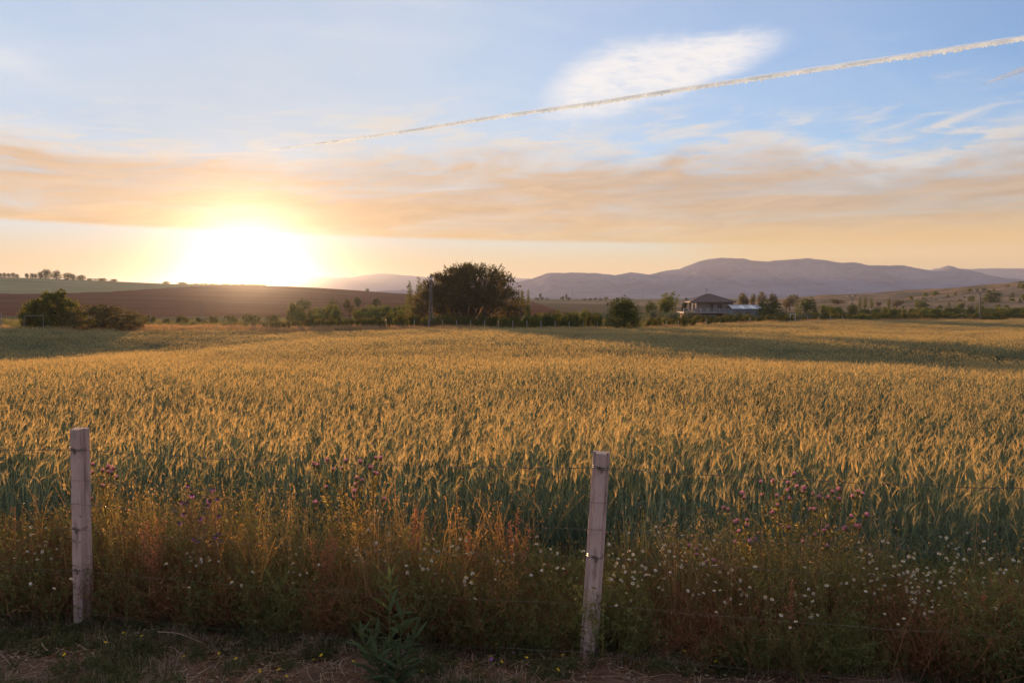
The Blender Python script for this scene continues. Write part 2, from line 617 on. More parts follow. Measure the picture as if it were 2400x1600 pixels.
def plain_material():
    """far plain: a patchwork of long fields"""
    m = material('plain_fields')
    p = world_pos()
    x, y, z = n_sep(p)
    v = S.node('ShaderNodeTexVoronoi')
    S.put(v.inputs['Vector'], n_xyz(x * 0.0022 + y * 0.0006, y * 0.0042 - x * 0.0004, 0.0))
    v.inputs['Scale'].default_value = 1.0
    r = S.node('ShaderNodeSeparateColor')
    S.nt.links.new(v.outputs['Color'], r.inputs[0])
    c1 = n_mix(S(r.outputs[0]), (0.10, 0.055, 0.04), (0.27, 0.215, 0.11))
    c1 = n_mix(n_smooth(S(r.outputs[1]), 0.5, 0.6) * 0.7, c1, (0.075, 0.09, 0.04))
    col = n_mix(n_smooth(n_noise(p, 0.02, 5.0), 0.4, 0.7) * 0.35, c1, (0.08, 0.07, 0.04))
    out_surface(bsdf('ShaderNodeBsdfDiffuse', col))
    return m


def mountain_material():
    m = material('mountain_slopes')
    p = world_pos()
    a = n_noise(p, 0.004, 7.0, 0.62)
    b = n_noise(p, 0.024, 5.0, 0.6)
    col = n_mix(n_smooth(a, 0.35, 0.65), (0.14, 0.14, 0.19), (0.22, 0.21, 0.265))  # bluish tones put into the colour to thicken the distant haze
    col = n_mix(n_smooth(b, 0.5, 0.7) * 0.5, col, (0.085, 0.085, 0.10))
    out_surface(bsdf('ShaderNodeBsdfDiffuse', col))
    return m


M_plough, M_crop, M_plain, M_mount = furrow_material(), crop_material(), plain_material(), mountain_material()


# ------------------------------------------------------------------ ground sheet
def fence_y(x):
    return 5.03 - 0.1745 * (x - 0.53)


def field_far(x, y):
    """distance at which the wheat field ends, along the ray through (x, y)"""
    px = 1200 + F * np.asarray(x, float) / np.maximum(y, 1.0)
    return np.interp(px, [-800, 0, 330, 700, 1000, 1400, 1700, 1900, 2400, 3200], [97, 97, 97, 99, 105, 116, 135, 158, 172, 172])


def build_ground():
    a1 = np.radians(np.linspace(-44, 44, 300))
    a0 = np.radians(np.linspace(44, 316, 70))[1:-1]
    an = np.r_[a1, a0]
    r = np.r_[np.linspace(0.6, 12, 58), np.geomspace(12.3, 900, 330), np.geomspace(915, 42000, 60)]
    X = r[:, None] * np.sin(an)[None]
    Y = r[:, None] * np.cos(an)[None]
    Z = g(X, Y)
    near = (1 - sstep(Y, 6.0, 9.0)) * sstep(Y, 3.0, 4.2)
    Z = Z + near * ((fbm(X * 1.3, Y * 1.3, 4, 3) - 0.5) * 0.14 + (fbm(X * 7, Y * 7, 3, 8) - 0.5) * 0.05)
    n, k = len(r), len(an)
    V = np.stack([X, Y, Z], 2).reshape(-1, 3)
    i, j = np.meshgrid(np.arange(n - 1), np.arange(k), indexing='ij')
    j2 = (j + 1) % k
    Q = np.stack([i * k + j, (i + 1) * k + j, (i + 1) * k + j2, i * k + j2], 2).reshape(-1, 4)
    C = V[Q].mean(1)
    x, y = C[:, 0], C[:, 1]
    mi = np.zeros(len(Q), int)                                        # verge
    mi[(y > fence_y(x) + 1.2)] = 1                                    # wheat field
    mi[y > field_far(x, y)] = 2                                       # dry scrub
    mi[y > 300] = 5
    hill = (y > 245 + 20 * np.sin(x * 0.02)) & (x < 20 - 0.00 * y) & (y < 1600)
    mi[hill] = 3
    yb = np.interp(x, [-900, -299, -277, -269, -252, -245, -240, -235, -230], [462, 466, 470, 478, 496, 544, 582, 760, 3000])
    mi[hill & (y > yb)] = 4
    mi[(x + 0.10 * (y - 330) > 105) & (y > 262) & (y < 800)] = 6
    mb = MB()
    mb.v, mb.n = [V], len(V)
    for q in range(7):
        mb.f.append((Q[mi == q], q))
    o = mb.obj('ground', [M_verge, M_field_soil, M_scrub_soil, M_plough, M_crop, M_plain, M_hill_soil], smooth=True)
    struct(o)


build_ground()


# ------------------------------------------------------------------ mountains
def ridge(name, pts, d, front, back, seed, rough=1.0):
    px = np.array([p[0] for p in pts], float)
    py = np.array([p[1] for p in pts], float)
    n = 260
    u = np.linspace(px[0], px[-1], n)
    zc = CZ + (HY - np.interp(u, px, py)) / F * d
    x0 = (u - 1200) / F * d
    zc = zc + (fbm(x0 / (d * 0.008), x0 * 0 + seed, 4, seed) - 0.5) * d * 0.0016 * rough
    ends = sstep(np.arange(n), 0, 18) * (1 - sstep(np.arange(n), n - 19, n - 1))
    t = np.r_[np.linspace(-1, 0, 26), np.linspace(0.06, 1, 14)]
    T, U = np.meshgrid(t, x0, indexing='ij')
    ZC = np.broadcast_to(zc * ends, T.shape)
    prof = np.where(T < 0, (1 + T) ** 1.25, (1 - T) ** 1.4)
    Y = d + np.where(T < 0, T * front, T * back)
    spur = (fbm(U / (d * 0.022), Y / (d * 0.11), 5, seed + 3) - 0.5)
    Z = (ZC + 6) * prof * (1 + spur * 0.95 * np.sin(np.clip(-T, 0, 1) * math.pi) * rough) - 6
    X = U * (Y / d) ** 0.5
    k = n
    i, j = np.meshgrid(np.arange(len(t) - 1), np.arange(k - 1), indexing='ij')
    Q = np.stack([i * k + j, i * k + j + 1, (i + 1) * k + j + 1, (i + 1) * k + j], 2).reshape(-1, 4)
    mb = MB()
    mb.add(np.stack([X, Y, Z], 2).reshape(-1, 3), Q)
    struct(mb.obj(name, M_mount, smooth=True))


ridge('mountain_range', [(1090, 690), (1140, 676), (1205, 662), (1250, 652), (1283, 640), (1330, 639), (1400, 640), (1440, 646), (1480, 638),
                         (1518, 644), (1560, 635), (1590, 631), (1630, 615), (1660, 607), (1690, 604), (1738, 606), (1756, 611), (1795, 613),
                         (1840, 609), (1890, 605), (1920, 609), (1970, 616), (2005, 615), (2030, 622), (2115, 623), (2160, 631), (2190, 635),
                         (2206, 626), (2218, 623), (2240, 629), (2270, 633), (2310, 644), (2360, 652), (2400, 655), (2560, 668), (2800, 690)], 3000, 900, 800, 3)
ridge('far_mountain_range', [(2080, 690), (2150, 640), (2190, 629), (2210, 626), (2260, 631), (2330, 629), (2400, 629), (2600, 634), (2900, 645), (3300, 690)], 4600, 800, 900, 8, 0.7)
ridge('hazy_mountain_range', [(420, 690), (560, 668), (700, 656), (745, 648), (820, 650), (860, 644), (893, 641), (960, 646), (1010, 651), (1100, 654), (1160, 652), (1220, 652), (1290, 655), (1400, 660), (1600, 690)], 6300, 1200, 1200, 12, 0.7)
ridge('low_hazy_hills', [(780, 692), (850, 688), (900, 681), (950, 680), (1000, 684), (1100, 688), (1200, 692)], 2000, 400, 400, 15, 0.7)


# ------------------------------------------------------------------ trees and bushes
def crown_points(lobes, n, r, clumps, shell=0.55, jit=0.16):
    """leaf centres in clumps near the skin of each lobe, with gaps between the clumps"""
    vol = np.array([l[3] * l[4] * l[5] for l in lobes]) ** 0.67
    pick = r.choice(len(lobes), clumps, p=vol / vol.sum())
    L = np.array(lobes)[pick]
    u = unit(clumps, r)
    rad = (shell + (1 - shell) * r.random(clumps) ** 0.6)[:, None]
    cc = L[:, :3] + u * L[:, 3:6] * rad
    per = r.integers(0, clumps, n)
    sz = jit * (0.5 + r.random(clumps)) * L[:, 3:6].mean(1)
    P = cc[per] + r.normal(size=(n, 3)) * sz[per][:, None] * np.array([1, 1, 0.8])
    return P


def crown_mesh(name, lobes, n, clumps, leaf, mat, seed, jit=0.16, shell=0.55, zmin=0.0, up=0.0):
    r = np.random.default_rng(seed)
    P = crown_points(lobes, n, r, clumps, shell, jit)
    P = P[P[:, 2] > zmin]
    n = len(P)
    A = unit(n, r)
    A[:, 2] += up
    A /= np.linalg.norm(A, axis=1)[:, None]
    B = perp(A, r)
    s = leaf * (0.6 + 0.8 * r.random(n))
    mb = MB()
    mb.leaves(P, s, s * 0.55, A, B)
    return mb.mesh(name, mat)


def trunk_mesh(name, h, rad, limbs, seed, spread=0.22, start=0.3):
    r = np.random.default_rng(seed)
    mb = MB()
    k = 7
    t = np.linspace(-0.04, 1, k)
    P = np.c_[np.cumsum(r.normal(size=k) * 0.012), np.cumsum(r.normal(size=k) * 0.012), t * h]
    mb.tube(P, rad * (1.25 - 0.95 * np.clip(t, 0, 1)), 7)
    for i in range(limbs):
        a = r.random() * 6.283
        q = start + (0.72 - start) * r.random()
        p0 = np.array([np.interp(q, t, P[:, 0]), np.interp(q, t, P[:, 1]), q * h])
        d = np.array([math.cos(a), math.sin(a), 0.5 + 0.8 * r.random()])
        ln = spread * (0.5 + 0.6 * r.random())
        tt = np.linspace(0, 1, 5)[:, None]
        pts = p0 + d * ln * tt + np.array([0, 0, 0.15 * ln]) * tt ** 2 + r.normal(size=(5, 3)) * 0.012
        mb.tube(pts, rad * 0.5 * (1 - 0.8 * tt[:, 0]), 4)
    return mb.mesh(name, M_bark)


KINDS = {}


def kind(key, mat, seed, lobes, n, clumps, leaf, h, trunk, limbs, jit=0.16, shell=0.55, zmin=0.0, up=0.0, spread=0.2):
    """unit tree of width 1 and height h"""
    h_trunk = h * 0.68
    KINDS.setdefault(key, []).append((crown_mesh('crown', lobes, n, clumps, leaf, mat, seed, jit, shell, zmin, up),
                                      trunk_mesh('trunk', h_trunk, trunk, limbs, seed + 1, spread), h))


def rl(seed, n, spread, rr, z0, z1, zr=1.0):
    r = np.random.default_rng(seed)
    out = []
    for i in range(n):
        a = r.random() * 6.283
        q = spread * math.sqrt(r.random())
        s = rr * (0.75 + 0.5 * r.random())
        out.append((q * math.cos(a), q * math.sin(a), z0 + (z1 - z0) * r.random(), s, s, s * zr))
    return out


for s in range(3):
    kind('round', M_dark_leaf, 20 + s, [(0, 0, .38, .40, .40, .36), (0, 0, .2, .44, .44, .2)] + rl(30 + s, 9, .22, .20, .25, .68), 5200, 420, .019, .80, .035, 7, .13, .62)
    kind('leafy', M_mid_leaf, 40 + s, [(0, 0, .5, .33, .33, .36)] + rl(50 + s, 11, .26, .19, .30, .82), 4600, 330, .022, 1.0, .03, 8, .15, .55)
    kind('oak', M_dark_leaf, 60 + s, [(0, 0, .55, .36, .36, .24)] + rl(70 + s, 8, .28, .18, .45, .72), 2600, 220, .028, .85, .035, 6, .15, .5, .26)
    kind('poplar', M_mid_leaf, 80 + s, [(0, 0, z, .30 * math.sin(min(1, (z + .35) / 3.6) * math.pi) + .16, .30 * math.sin(min(1, (z + .35) / 3.6) * math.pi) + .16, .34) for z in np.arange(.4, 3.4, .28)], 2600, 260, .045, 3.6, .06, 10, .22, .45, .15, .8, .15)
    kind('shrub', M_mid_leaf, 100 + s, [(0, 0, .18, .40, .38, .24)] + rl(110 + s, 7, .30, .17, .12, .42), 1900, 190, .030, .55, .02, 6, .16, .55)
    kind('grey', M_olive_leaf, 120 + s, [(0, 0, .25, .38, .36, .26)] + rl(130 + s, 9, .30, .17, .18, .5), 2600, 240, .022, .62, .02, 6, .17, .55)
    kind('vine', M_vine_leaf, 140 + s, [(0, 0, .22, .42, .30, .20)] + rl(150 + s, 8, .36, .14, .16, .42), 1100, 130, .036, .58, .018, 5, .2, .5)
    kind('dusty', M_dusty_leaf, 160 + s, [(0, 0, .5, .32, .32, .34)] + rl(170 + s, 10, .26, .19, .30, .80), 3600, 300, .024, 1.0, .03, 8, .16, .5)

COUNT = {}


def tree(name, key, px, d, wpx, py, label, group=None, cat='tree', crown_mat=None, depth=1.0, single=False, zoff=0.0):
    """a tree whose crown is wpx wide and reaches picture row py, standing on the ground at distance d"""
    p = at(px, d)
    ms = KINDS[key]
    i = COUNT.get(key, 0)
    COUNT[key] = i + 1
    crown, trunk, uh = ms[i % len(ms)]
    w = wpx / F * d
    h = ztop(py, d) - p.z
    rz = (i * 2.399) % 6.283
    sx = w / 0.98
    if single:
        o = obj(name, crown)
        tag(o, label, cat, group)
        o.location = (p.x, p.y, p.z + zoff)
        o.scale = (sx, sx * depth, h / uh)
        o.rotation_euler = (0, 0, rz if depth == 1.0 else 0)
        return o
    t = thing(name, label, cat, (p.x, p.y, p.z + zoff), rz, group)
    t.scale = (sx, sx, h / uh)
    obj('crown', crown, t)
    obj('trunk', trunk, t)
    return t


# the wide tree in the middle of the far edge: many leaning stems, ragged feathery top
def big_tree():
    d = 140.0
    p = at(1090, d)
    t = thing('broad_tree', 'huge wide bushy tree with ragged top beyond the wheat, tallest in view', 'tree', tuple(p))
    W, H = 274 / F * d, ztop(621, d) - p.z
    r = np.random.default_rng(5)
    mb = MB()
    lobes = []
    for i in range(46):
        a = r.random() * 6.283
        q = math.sqrt(r.random())
        x, y = q * math.cos(a) * W * .44, q * math.sin(a) * W * .27
        prof = (1 - (x / (W * .53)) ** 2) ** 0.33 * np.interp(x / W, [-.5, -.38, -.25, 0, .5], [.60, .78, .93, 1.0, .97])
        skew = 1.0 + 0.10 * (x / W)
        tz = H * (0.86 + 0.16 * r.random()) * prof * skew
        s = 1.0 + 0.7 * r.random()
        tz = min(tz, H * 0.97)
        lobes.append((x, y, tz - s, s * 1.15, s * 1.1, s * 1.2))
        lobes.append((x * 1.05, y, tz * .55, s * 1.6, s * 1.5, s * 1.7))
        base = np.array([x * .18 + r.normal() * .5, y * .25 + r.normal() * .5, -0.3])
        tip = np.array([x * 1.03, y * 1.03, tz + 0.1])
        tt = np.linspace(0, 1, 8)[:, None]
        pts = base + (tip - base) * tt + np.array([x * .22, y * .22, 0]) * np.sin(tt * math.pi) * .6 + r.normal(size=(8, 3)) * .12
        mb.tube(pts, 0.17 * (1.05 - tt[:, 0]) + .015, 5)
        for b in range(7):
            q2 = 0.4 + 0.58 * r.random()
            b0 = np.array([np.interp(q2, tt[:, 0], pts[:, c]) for c in range(3)])
            dr = unit(1, r)[0]; dr[2] = abs(dr[2]) + .3
            mb.tube(np.array([b0, b0 + dr * .7, b0 + dr * 1.3 + np.array([0, 0, .3])]), [.035, .022, .008], 3)
    for a in (-1, 1):
        for i in range(6):
            lobes.append((a * W * (.36 + .1 * r.random()), r.normal() * 1.5, H * (.10 + .32 * r.random()), 1.7, 1.6, 1.4))
    for i in range(26):
        lobes.append(((r.random() - .5) * W * .9, r.normal() * 2.0, H * (.05 + .22 * r.random()), 1.5, 1.4, 1.2))
    mb.obj('trunk', M_bark, t)
    n = 70000
    P = crown_points(lobes, n, r, 2300, .45, .17)
    P = P[P[:, 2] > 0.25]
    # feathery upright sprays along the top
    tops = np.array([(l[0], l[1], l[2] + l[5] * .6) for l in lobes[0:92:2]])
    k = 420
    c0 = tops[r.integers(0, 46, k)] + r.normal(size=(k, 3)).clip(-1.5, 1.5) * np.array([.7, .7, .35])
    dirs = np.c_[r.normal(size=k) * .35 + c0[:, 0] / W * 1.2, r.normal(size=k) * .3, np.ones(k)]
    dirs /= np.linalg.norm(dirs, axis=1)[:, None]
    q = np.linspace(0, 1, 16)
    ln = .5 + .55 * r.random(k)
    SP = (c0[:, None] + dirs[:, None] * (q[None] * ln[:, None])[..., None] + r.normal(size=(k, 16, 3)) * .07 * (1.2 - q)[None, :, None]).reshape(-1, 3)
    P = np.concatenate([P, SP])
    P = P[P[:, 2] < H * 1.02]
    n = len(P)
    A = unit(n, r); A[:, 2] += .3
    A /= np.linalg.norm(A, axis=1)[:, None]
    s = .135 * (.6 + .8 * r.random(n))
    cb = MB()
    cb.leaves(P, s, s * .5, A, perp(A, r))
    cb.obj('crown', M_dusty_leaf, t)


big_tree()


def left_tree():
    """ragged tree at the left end of the field edge, one limb standing up on its right"""
    d = 104.0
    p = at(122, d)
    t = thing('ragged_tree', 'ragged green tree with one raised limb beside the round shrub', 'tree', tuple(p))
    W, H = 156 / F * d, ztop(679, d) - p.z
    r = np.random.default_rng(15)
    lobes = [(-.30 * W, 0, .42 * H, 1.2, 1.3, 1.5), (-.22 * W, .5, .62 * H, .9, 1, 1.0), (0, 0, .66 * H, 1.3, 1.3, 1.2), (.10 * W, .2, .80 * H, .9, .9, .9), (-.06 * W, 0, .86 * H, .7, .7, .6),
             (.27 * W, 0, .50 * H, 1.2, 1.2, 1.4), (.40 * W, 0, .36 * H, .95, 1, 1.2), (0, 0, .3 * H, 2.2, 1.9, 1.7), (-.28 * W, .3, .2 * H, 1.3, 1.3, 1.2), (.3 * W, 0, .2 * H, 1.3, 1.3, 1.2),
             (.16 * W, 0, .93 * H, .42, .4, .5), (-.4 * W, 0, .3 * H, .8, .8, 1)]
    P = crown_points(lobes, 17000, r, 800, .45, .19)
    P = P[(P[:, 2] > .1) & (P[:, 2] < H * 1.03)]
    n = len(P)
    A = unit(n, r)
    s = .13 * (.6 + .8 * r.random(n))
    mb = MB()
    mb.leaves(P, s, s * .55, A, perp(A, r))
    mb.obj('crown', M_mid_leaf, t)
    mb = MB()
    for l in lobes:
        tt = np.linspace(0, 1, 6)[:, None]
        tip = np.array(l[:3])
        mb.tube(np.array([0, 0, -.2]) + (tip - np.array([0, 0, -.2])) * tt + np.array([0, 0, .5]) * np.sin(tt * 3.14) + r.normal(size=(6, 3)) * .06, .13 * (1.1 - tt[:, 0]), 5)
    mb.obj('trunk', M_bark, t)


left_tree()

tree('round_shrub', 'leafy', 250, 101, 168, 702, 'big rounded dusty shrub right beside the ragged tree at the left', cat='shrub')
bpy.data.objects['round_shrub'].children[0].data = crown_mesh('crown', [(0, 0, .36, .47, .44, .44), (0, 0, .2, .48, .46, .25)] + rl(301, 12, .30, .16, .25, .74), 15000, 1000, .015, M_dusty_leaf, 300, .10, .72)
tree('dark_round_tree', 'round', 1462, 118, 102, 696, 'dark dense round tree standing on the far edge of the wheat')
bpy.data.objects['dark_round_tree'].children[0].data = crown_mesh('crown', [(0, 0, .40, .42, .42, .38), (0, 0, .2, .46, .46, .22)] + rl(311, 14, .24, .18, .25, .66), 13000, 900, .0135, M_dark_leaf, 310, .11, .62)

# -- behind the far edge, left of the wide tree
tree('hillside_tree', 'oak', 713, 250, 46, 700, 'blurred round tree in the sun glow below the ploughed hill')
tree('hillside_tree', 'round', 781, 235, 36, 703, 'dark ball-shaped tree below the hill, right of the sun')
tree('hillside_tree', 'dusty', 818, 215, 36, 699, 'pale thin-leaved tree with open crown behind the green hedge')
tree('hillside_tree', 'oak', 839, 300, 25, 694, 'small dark tree above the green hedge, left of two')
tree('hillside_tree', 'oak', 882, 310, 24, 698, 'small dark tree above the green hedge, right of two')
tree('crest_bush', 'round', 862, 640, 11, 675, 'tiny lone bush on the falling crest of the ploughed hill', cat='bush', single=True)
for px, w, py, d in ((872, 44, 712, 190), (905, 46, 711, 195), (938, 50, 711, 186), (966, 40, 714, 180), (852, 40, 716, 180)):
    tree('hedge_tree', 'leafy', px, d, w, py, 'green leafy hedge tree to the left of the huge wide tree', 'hedge trees left of the huge tree', single=True)
tree('poplar', 'poplar', 960, 260, 18, 653, 'slim dark poplar at the left edge of the huge wide tree, left of two')
tree('poplar', 'poplar', 982, 250, 21, 645, 'slim poplar rising from the left flank of the huge wide tree, right of two')
tree('poplar', 'poplar', 1224, 380, 13, 675, 'small poplar touching the right edge of the huge wide tree')
tree('poplar', 'poplar', 1238, 420, 9, 674, 'thin lone poplar just right of the huge wide tree')

# -- crest of the left hill
CR = [(5, 9, 638), (14, 9, 637), (24, 8, 637), (34, 10, 637), (44, 9, 640), (66, 8, 637), (78, 10, 638), (87, 7, 639)]
for px, w, py in CR:
    tree('crest_tree', 'round', px, 705, w * 1.3, py + 2.5, 'small dark tree in the ragged row on the hill crest at the left edge', 'ragged row of small trees on the hill crest')
for px, w, py, lab in ((97, 13, 634, 'small round crest tree touching the tallest one'), (111, 23, 630, 'tallest round tree on the crest of the left hill'),
                       (135, 24, 633, 'round dark crest tree right of the tallest one'), (161, 20, 636, 'broad crest tree with a smaller one at its right side'),
                       (174, 12, 641, 'small crest tree leaning against a broader one'), (191, 25, 643, 'low wide tree halfway down the hill crest'),
                       (213, 14, 650, 'small round crest bush left of the wide low one'), (226, 10, 651, 'tiny crest bush between two wider ones'),
                       (242, 23, 650, 'wide low crest bush near the end of the row'), (268, 18, 652, 'last round bush of the row down the hill crest'),
                       (392, 18, 657, 'round dark bush on the crest left of the sun'), (429, 24, 659, 'dark crest bush nearest to the sun glare')):
    tree('crest_tree', 'round' if w > 11 else 'oak', px, 705, w * 1.22, py + 2.0, lab, 'trees on the crest of the left hill')
for i, px in enumerate(range(285, 620, 9)):
    hh = 4.5 + 2.5 * ((i * 7) % 5) / 5
    tree('crest_hedge_bush', 'shrub', px + (i * 5) % 4, 745, 13, float(np.interp(px, [285, 400, 470, 590, 620], [661, 666, 663.5, 664.5, 667])) - (hh - 5) * .5, 'low dark bush in the hedge along the hill crest under the sun',
         'hedge bushes along the hill crest', 'bush', single=True)

# -- valley floor between the wide tree and the house
for px, w, py, d in ((1237, 24, 711, 170), (1262, 50, 730, 132), (1300, 58, 726, 140), (1345, 48, 724, 150), (1372, 44, 722, 158), (1398, 38, 728, 140), (1330, 40, 736, 130), (1285, 36, 738, 128)):
    tree('orchard_bush', 'leafy' if w > 40 else 'round', px, d, w, py, 'green leafy bush in the row between the huge tree and the dark round tree', 'bushes between the huge tree and the dark round tree', 'bush', single=True)
for px, w, py in ((1258, 16, 697), (1271, 12, 696), (1282, 12, 698), (1266, 8, 687), (1318, 14, 694), (1332, 14, 696), (1327, 7, 688), (1370, 13, 699), (1383, 11, 698), (1395, 13, 697), (1408, 12, 698), (1420, 14, 695)):
    tree('field_tree', 'oak', px, 900, w, py, 'tiny dark tree on the plain in front of the mountains', 'tiny trees on the far plain')
tree('garden_tree', 'leafy', 1566, 232, 62, 682, 'tall green tree left of the house roof')
tree('garden_tree', 'round', 1526, 205, 36, 703, 'dark rounded tree between the dark round tree and the tall green one')
tree('garden_tree', 'round', 1561, 200, 40, 704, 'dark rounded tree in front of the tall green one')
tree('garden_tree', 'dusty', 1604, 225, 18, 696, 'thin wispy tree touching the left corner of the house')
for px, w, py, lab in ((1531, 34, 725, 'grey-green round shrub beside the dark round tree'), (1572, 46, 727, 'grey-green wide shrub in front of the tall green tree')):
    tree('olive_shrub', 'grey', px, 172, w, py, lab, 'grey-green shrubs before the house', 'shrub')
for px, w, py in ((1612, 36, 732), (1640, 38, 735), (1670, 36, 736), (1700, 34, 735), (1728, 38, 731), (1752, 36, 733)):
    tree('olive_shrub', 'grey', px, 180, w, py, 'dull green shrub in the row below the house balcony', 'shrubs below the balcony', 'shrub', single=True)
# -- right of the house
for key, px, d, w, py, lab in (('dusty', 1741, 300, 34, 683, 'rounded tree directly right of the house roof'), ('dusty', 1764, 310, 16, 688, 'narrow tree squeezed between two rounded ones right of the house'),
                               ('dusty', 1785, 300, 29, 681, 'upright rounded tree above the metal shed'), ('dusty', 1811, 300, 29, 684, 'dark rounded tree right of the upright one above the shed'),
                               ('dusty', 1852, 330, 44, 690, 'wide pale tree behind the dark bush right of the shed'), ('round', 1808, 188, 84, 706, 'dark broad bush overlapping the right end of the shed'),
                               ('round', 1890, 215, 64, 694, 'dark green broad tree between the shed and the first utility pole'), ('leafy', 1930, 220, 22, 708, 'small tree at the right side of the dark broad one'),
                               ('dusty', 1962, 380, 44, 700, 'pale distant tree clump left of the utility pole with the poplars'), ('round', 1997, 230, 34, 713, 'dark bush at the foot of the smaller utility pole'),
                               ('poplar', 2015, 330, 11, 694, 'short poplar touching a taller one right of the smaller pole'), ('poplar', 2027, 330, 12, 690, 'tallest poplar right of the smaller utility pole'),
                               ('poplar', 2042, 335, 12, 696, 'poplar standing a little apart right of the tallest one'), ('dusty', 2058, 345, 18, 706, 'small pale round tree between the poplars'),
                               ('poplar', 2083, 335, 11, 694, 'lone poplar beside a broad round tree'), ('dusty', 2102, 330, 30, 703, 'broad round tree right of the lone poplar'),
                               ('leafy', 2159, 300, 36, 702, 'pale green round tree at the foot of the bare slope')):
    tree('poplar' if key == 'poplar' else 'broadleaf_tree', key, px, d, w, py, lab)
for px, w, py, d, key, lab in ((1933, 30, 732, 178, 'round', 'dark small bush right of the white frame'), (1884, 50, 735, 170, 'grey', 'grey-green shrub just right of the white frame'),
                               (2066, 46, 733, 176, 'round', 'dark domed bush in the middle of the right-hand scrub'), (2018, 48, 734, 178, 'shrub', 'olive bush at the base of the smaller pole'),
                               (2346, 84, 730, 184, 'round', 'wide dark bush right of the larger utility pole'), (2322, 50, 684, 330, 'round', 'dark bush high on the bare slope behind the larger pole'),
                               (2275, 18, 692, 345, 'round', 'small dark bush on the bare slope left of the larger pole'), (2398, 22, 662, 380, 'leafy', 'dark tree on top of the slope at the picture edge'),
                               (2226, 26, 730, 200, 'shrub', 'low rounded bush before the vine rows at the right'), (1965, 34, 741, 165, 'shrub', 'low green bush left of the smaller pole foot'),
                               (2250, 22, 707, 300, 'shrub', 'small bush on the foot of the bare slope')):
    tree('scrub_bush', key, px, d, w, py, lab, 'bushes at the right of the valley', 'bush', single=w < 28)
r = np.random.default_rng(44)
for i in range(60):
    px = 2110 + 300 * r.random() + 12 * (i % 3); d = 300 + 110 * r.random()
    p = at(px, d)
    tree('slope_bush', 'shrub', px, d, 6 + 16 * r.random() ** 2, HY - F * (p.z - CZ + .7 + 1.3 * r.random() ** 2) / d, 'small scattered bush on the bare slope at the right', 'bushes dotted over the bare slope', 'bush', single=True)
# long hedge line below the slope
for i in range(30):
    px = 2040 + i * 13
    tree('hedge_bush', 'shrub', px + 3 * r.normal(), 262 + 5 * r.normal(), 17, 722 + 2.0 * r.random() - i * .12, 'dark bush of the straight hedge line below the bare slope', 'hedge line below the slope', 'bush', single=True)
# vine rows along the far edge of the field
def field_end(px):
    return float(field_far((px - 1200) / F * 100.0, 100.0))


def grown(px, d, h):
    return HY - F * (at(px, d).z + h - CZ) / d


for i in range(92):
    px = 530 + i * 10.4 + 2 * r.normal()
    if 1405 < px < 1520:
        continue
    d = field_end(px) + 17 + 3 * r.normal()
    tree('vine', 'vine', px, d, 17 + 5 * r.random(), grown(px, d, (2.1 + .9 * r.random()) * float(np.interp(px, [530, 800, 900], [.45, .85, 1.0]))), 'leafy green vine in the long row behind the far edge of the wheat', 'vines along the far field edge', 'vine', single=True)
for i in range(150):
    px = 1515 + i * 6.2 + 3 * r.normal()
    row = i % 3
    d = field_end(px) + 9 + row * 13 + 2 * r.normal()
    tree('vine', 'vine', px, d, 15 + 7 * r.random(), grown(px, d, 1.5 + .6 * r.random()), 'leafy green vine in the rows below the house and the utility poles', 'vines below the house and poles', 'vine', single=True)
for i in range(46):
    px = 1930 + 490 * r.random()
    d = 215 + 45 * r.random()
    tree('scrub_thicket', 'shrub' if i % 3 else 'round', px, d, 20 + 22 * r.random(), grown(px, d, 1.6 + 1.5 * r.random()), 'dark scrub bush in the thicket around the utility poles', 'thicket around the utility poles', 'bush', single=True)
for i in range(30):
    px = 660 + 320 * r.random()
    d = 150 + 45 * r.random()
    tree('scrub_thicket', 'leafy' if i % 2 else 'shrub', px, d, 24 + 20 * r.random(), grown(px, d, 2.2 + 1.8 * r.random()), 'green bush in the thicket under the ploughed hill, left of the huge tree', 'thicket left of the huge tree', 'bush', single=True)
for i, (px, w, py) in enumerate(((350, 44, 738), (428, 32, 736), (500, 26, 736), (545, 40, 736), (590, 48, 730), (640, 40, 734), (470, 30, 742), (690, 30, 738), (390, 26, 744), (735, 34, 737))):
    tree('orchard_bush', 'vine', px, 150, w, py, 'low green bush in the sun glow behind the golden grass', 'low bushes behind the golden grass', 'bush', single=True)


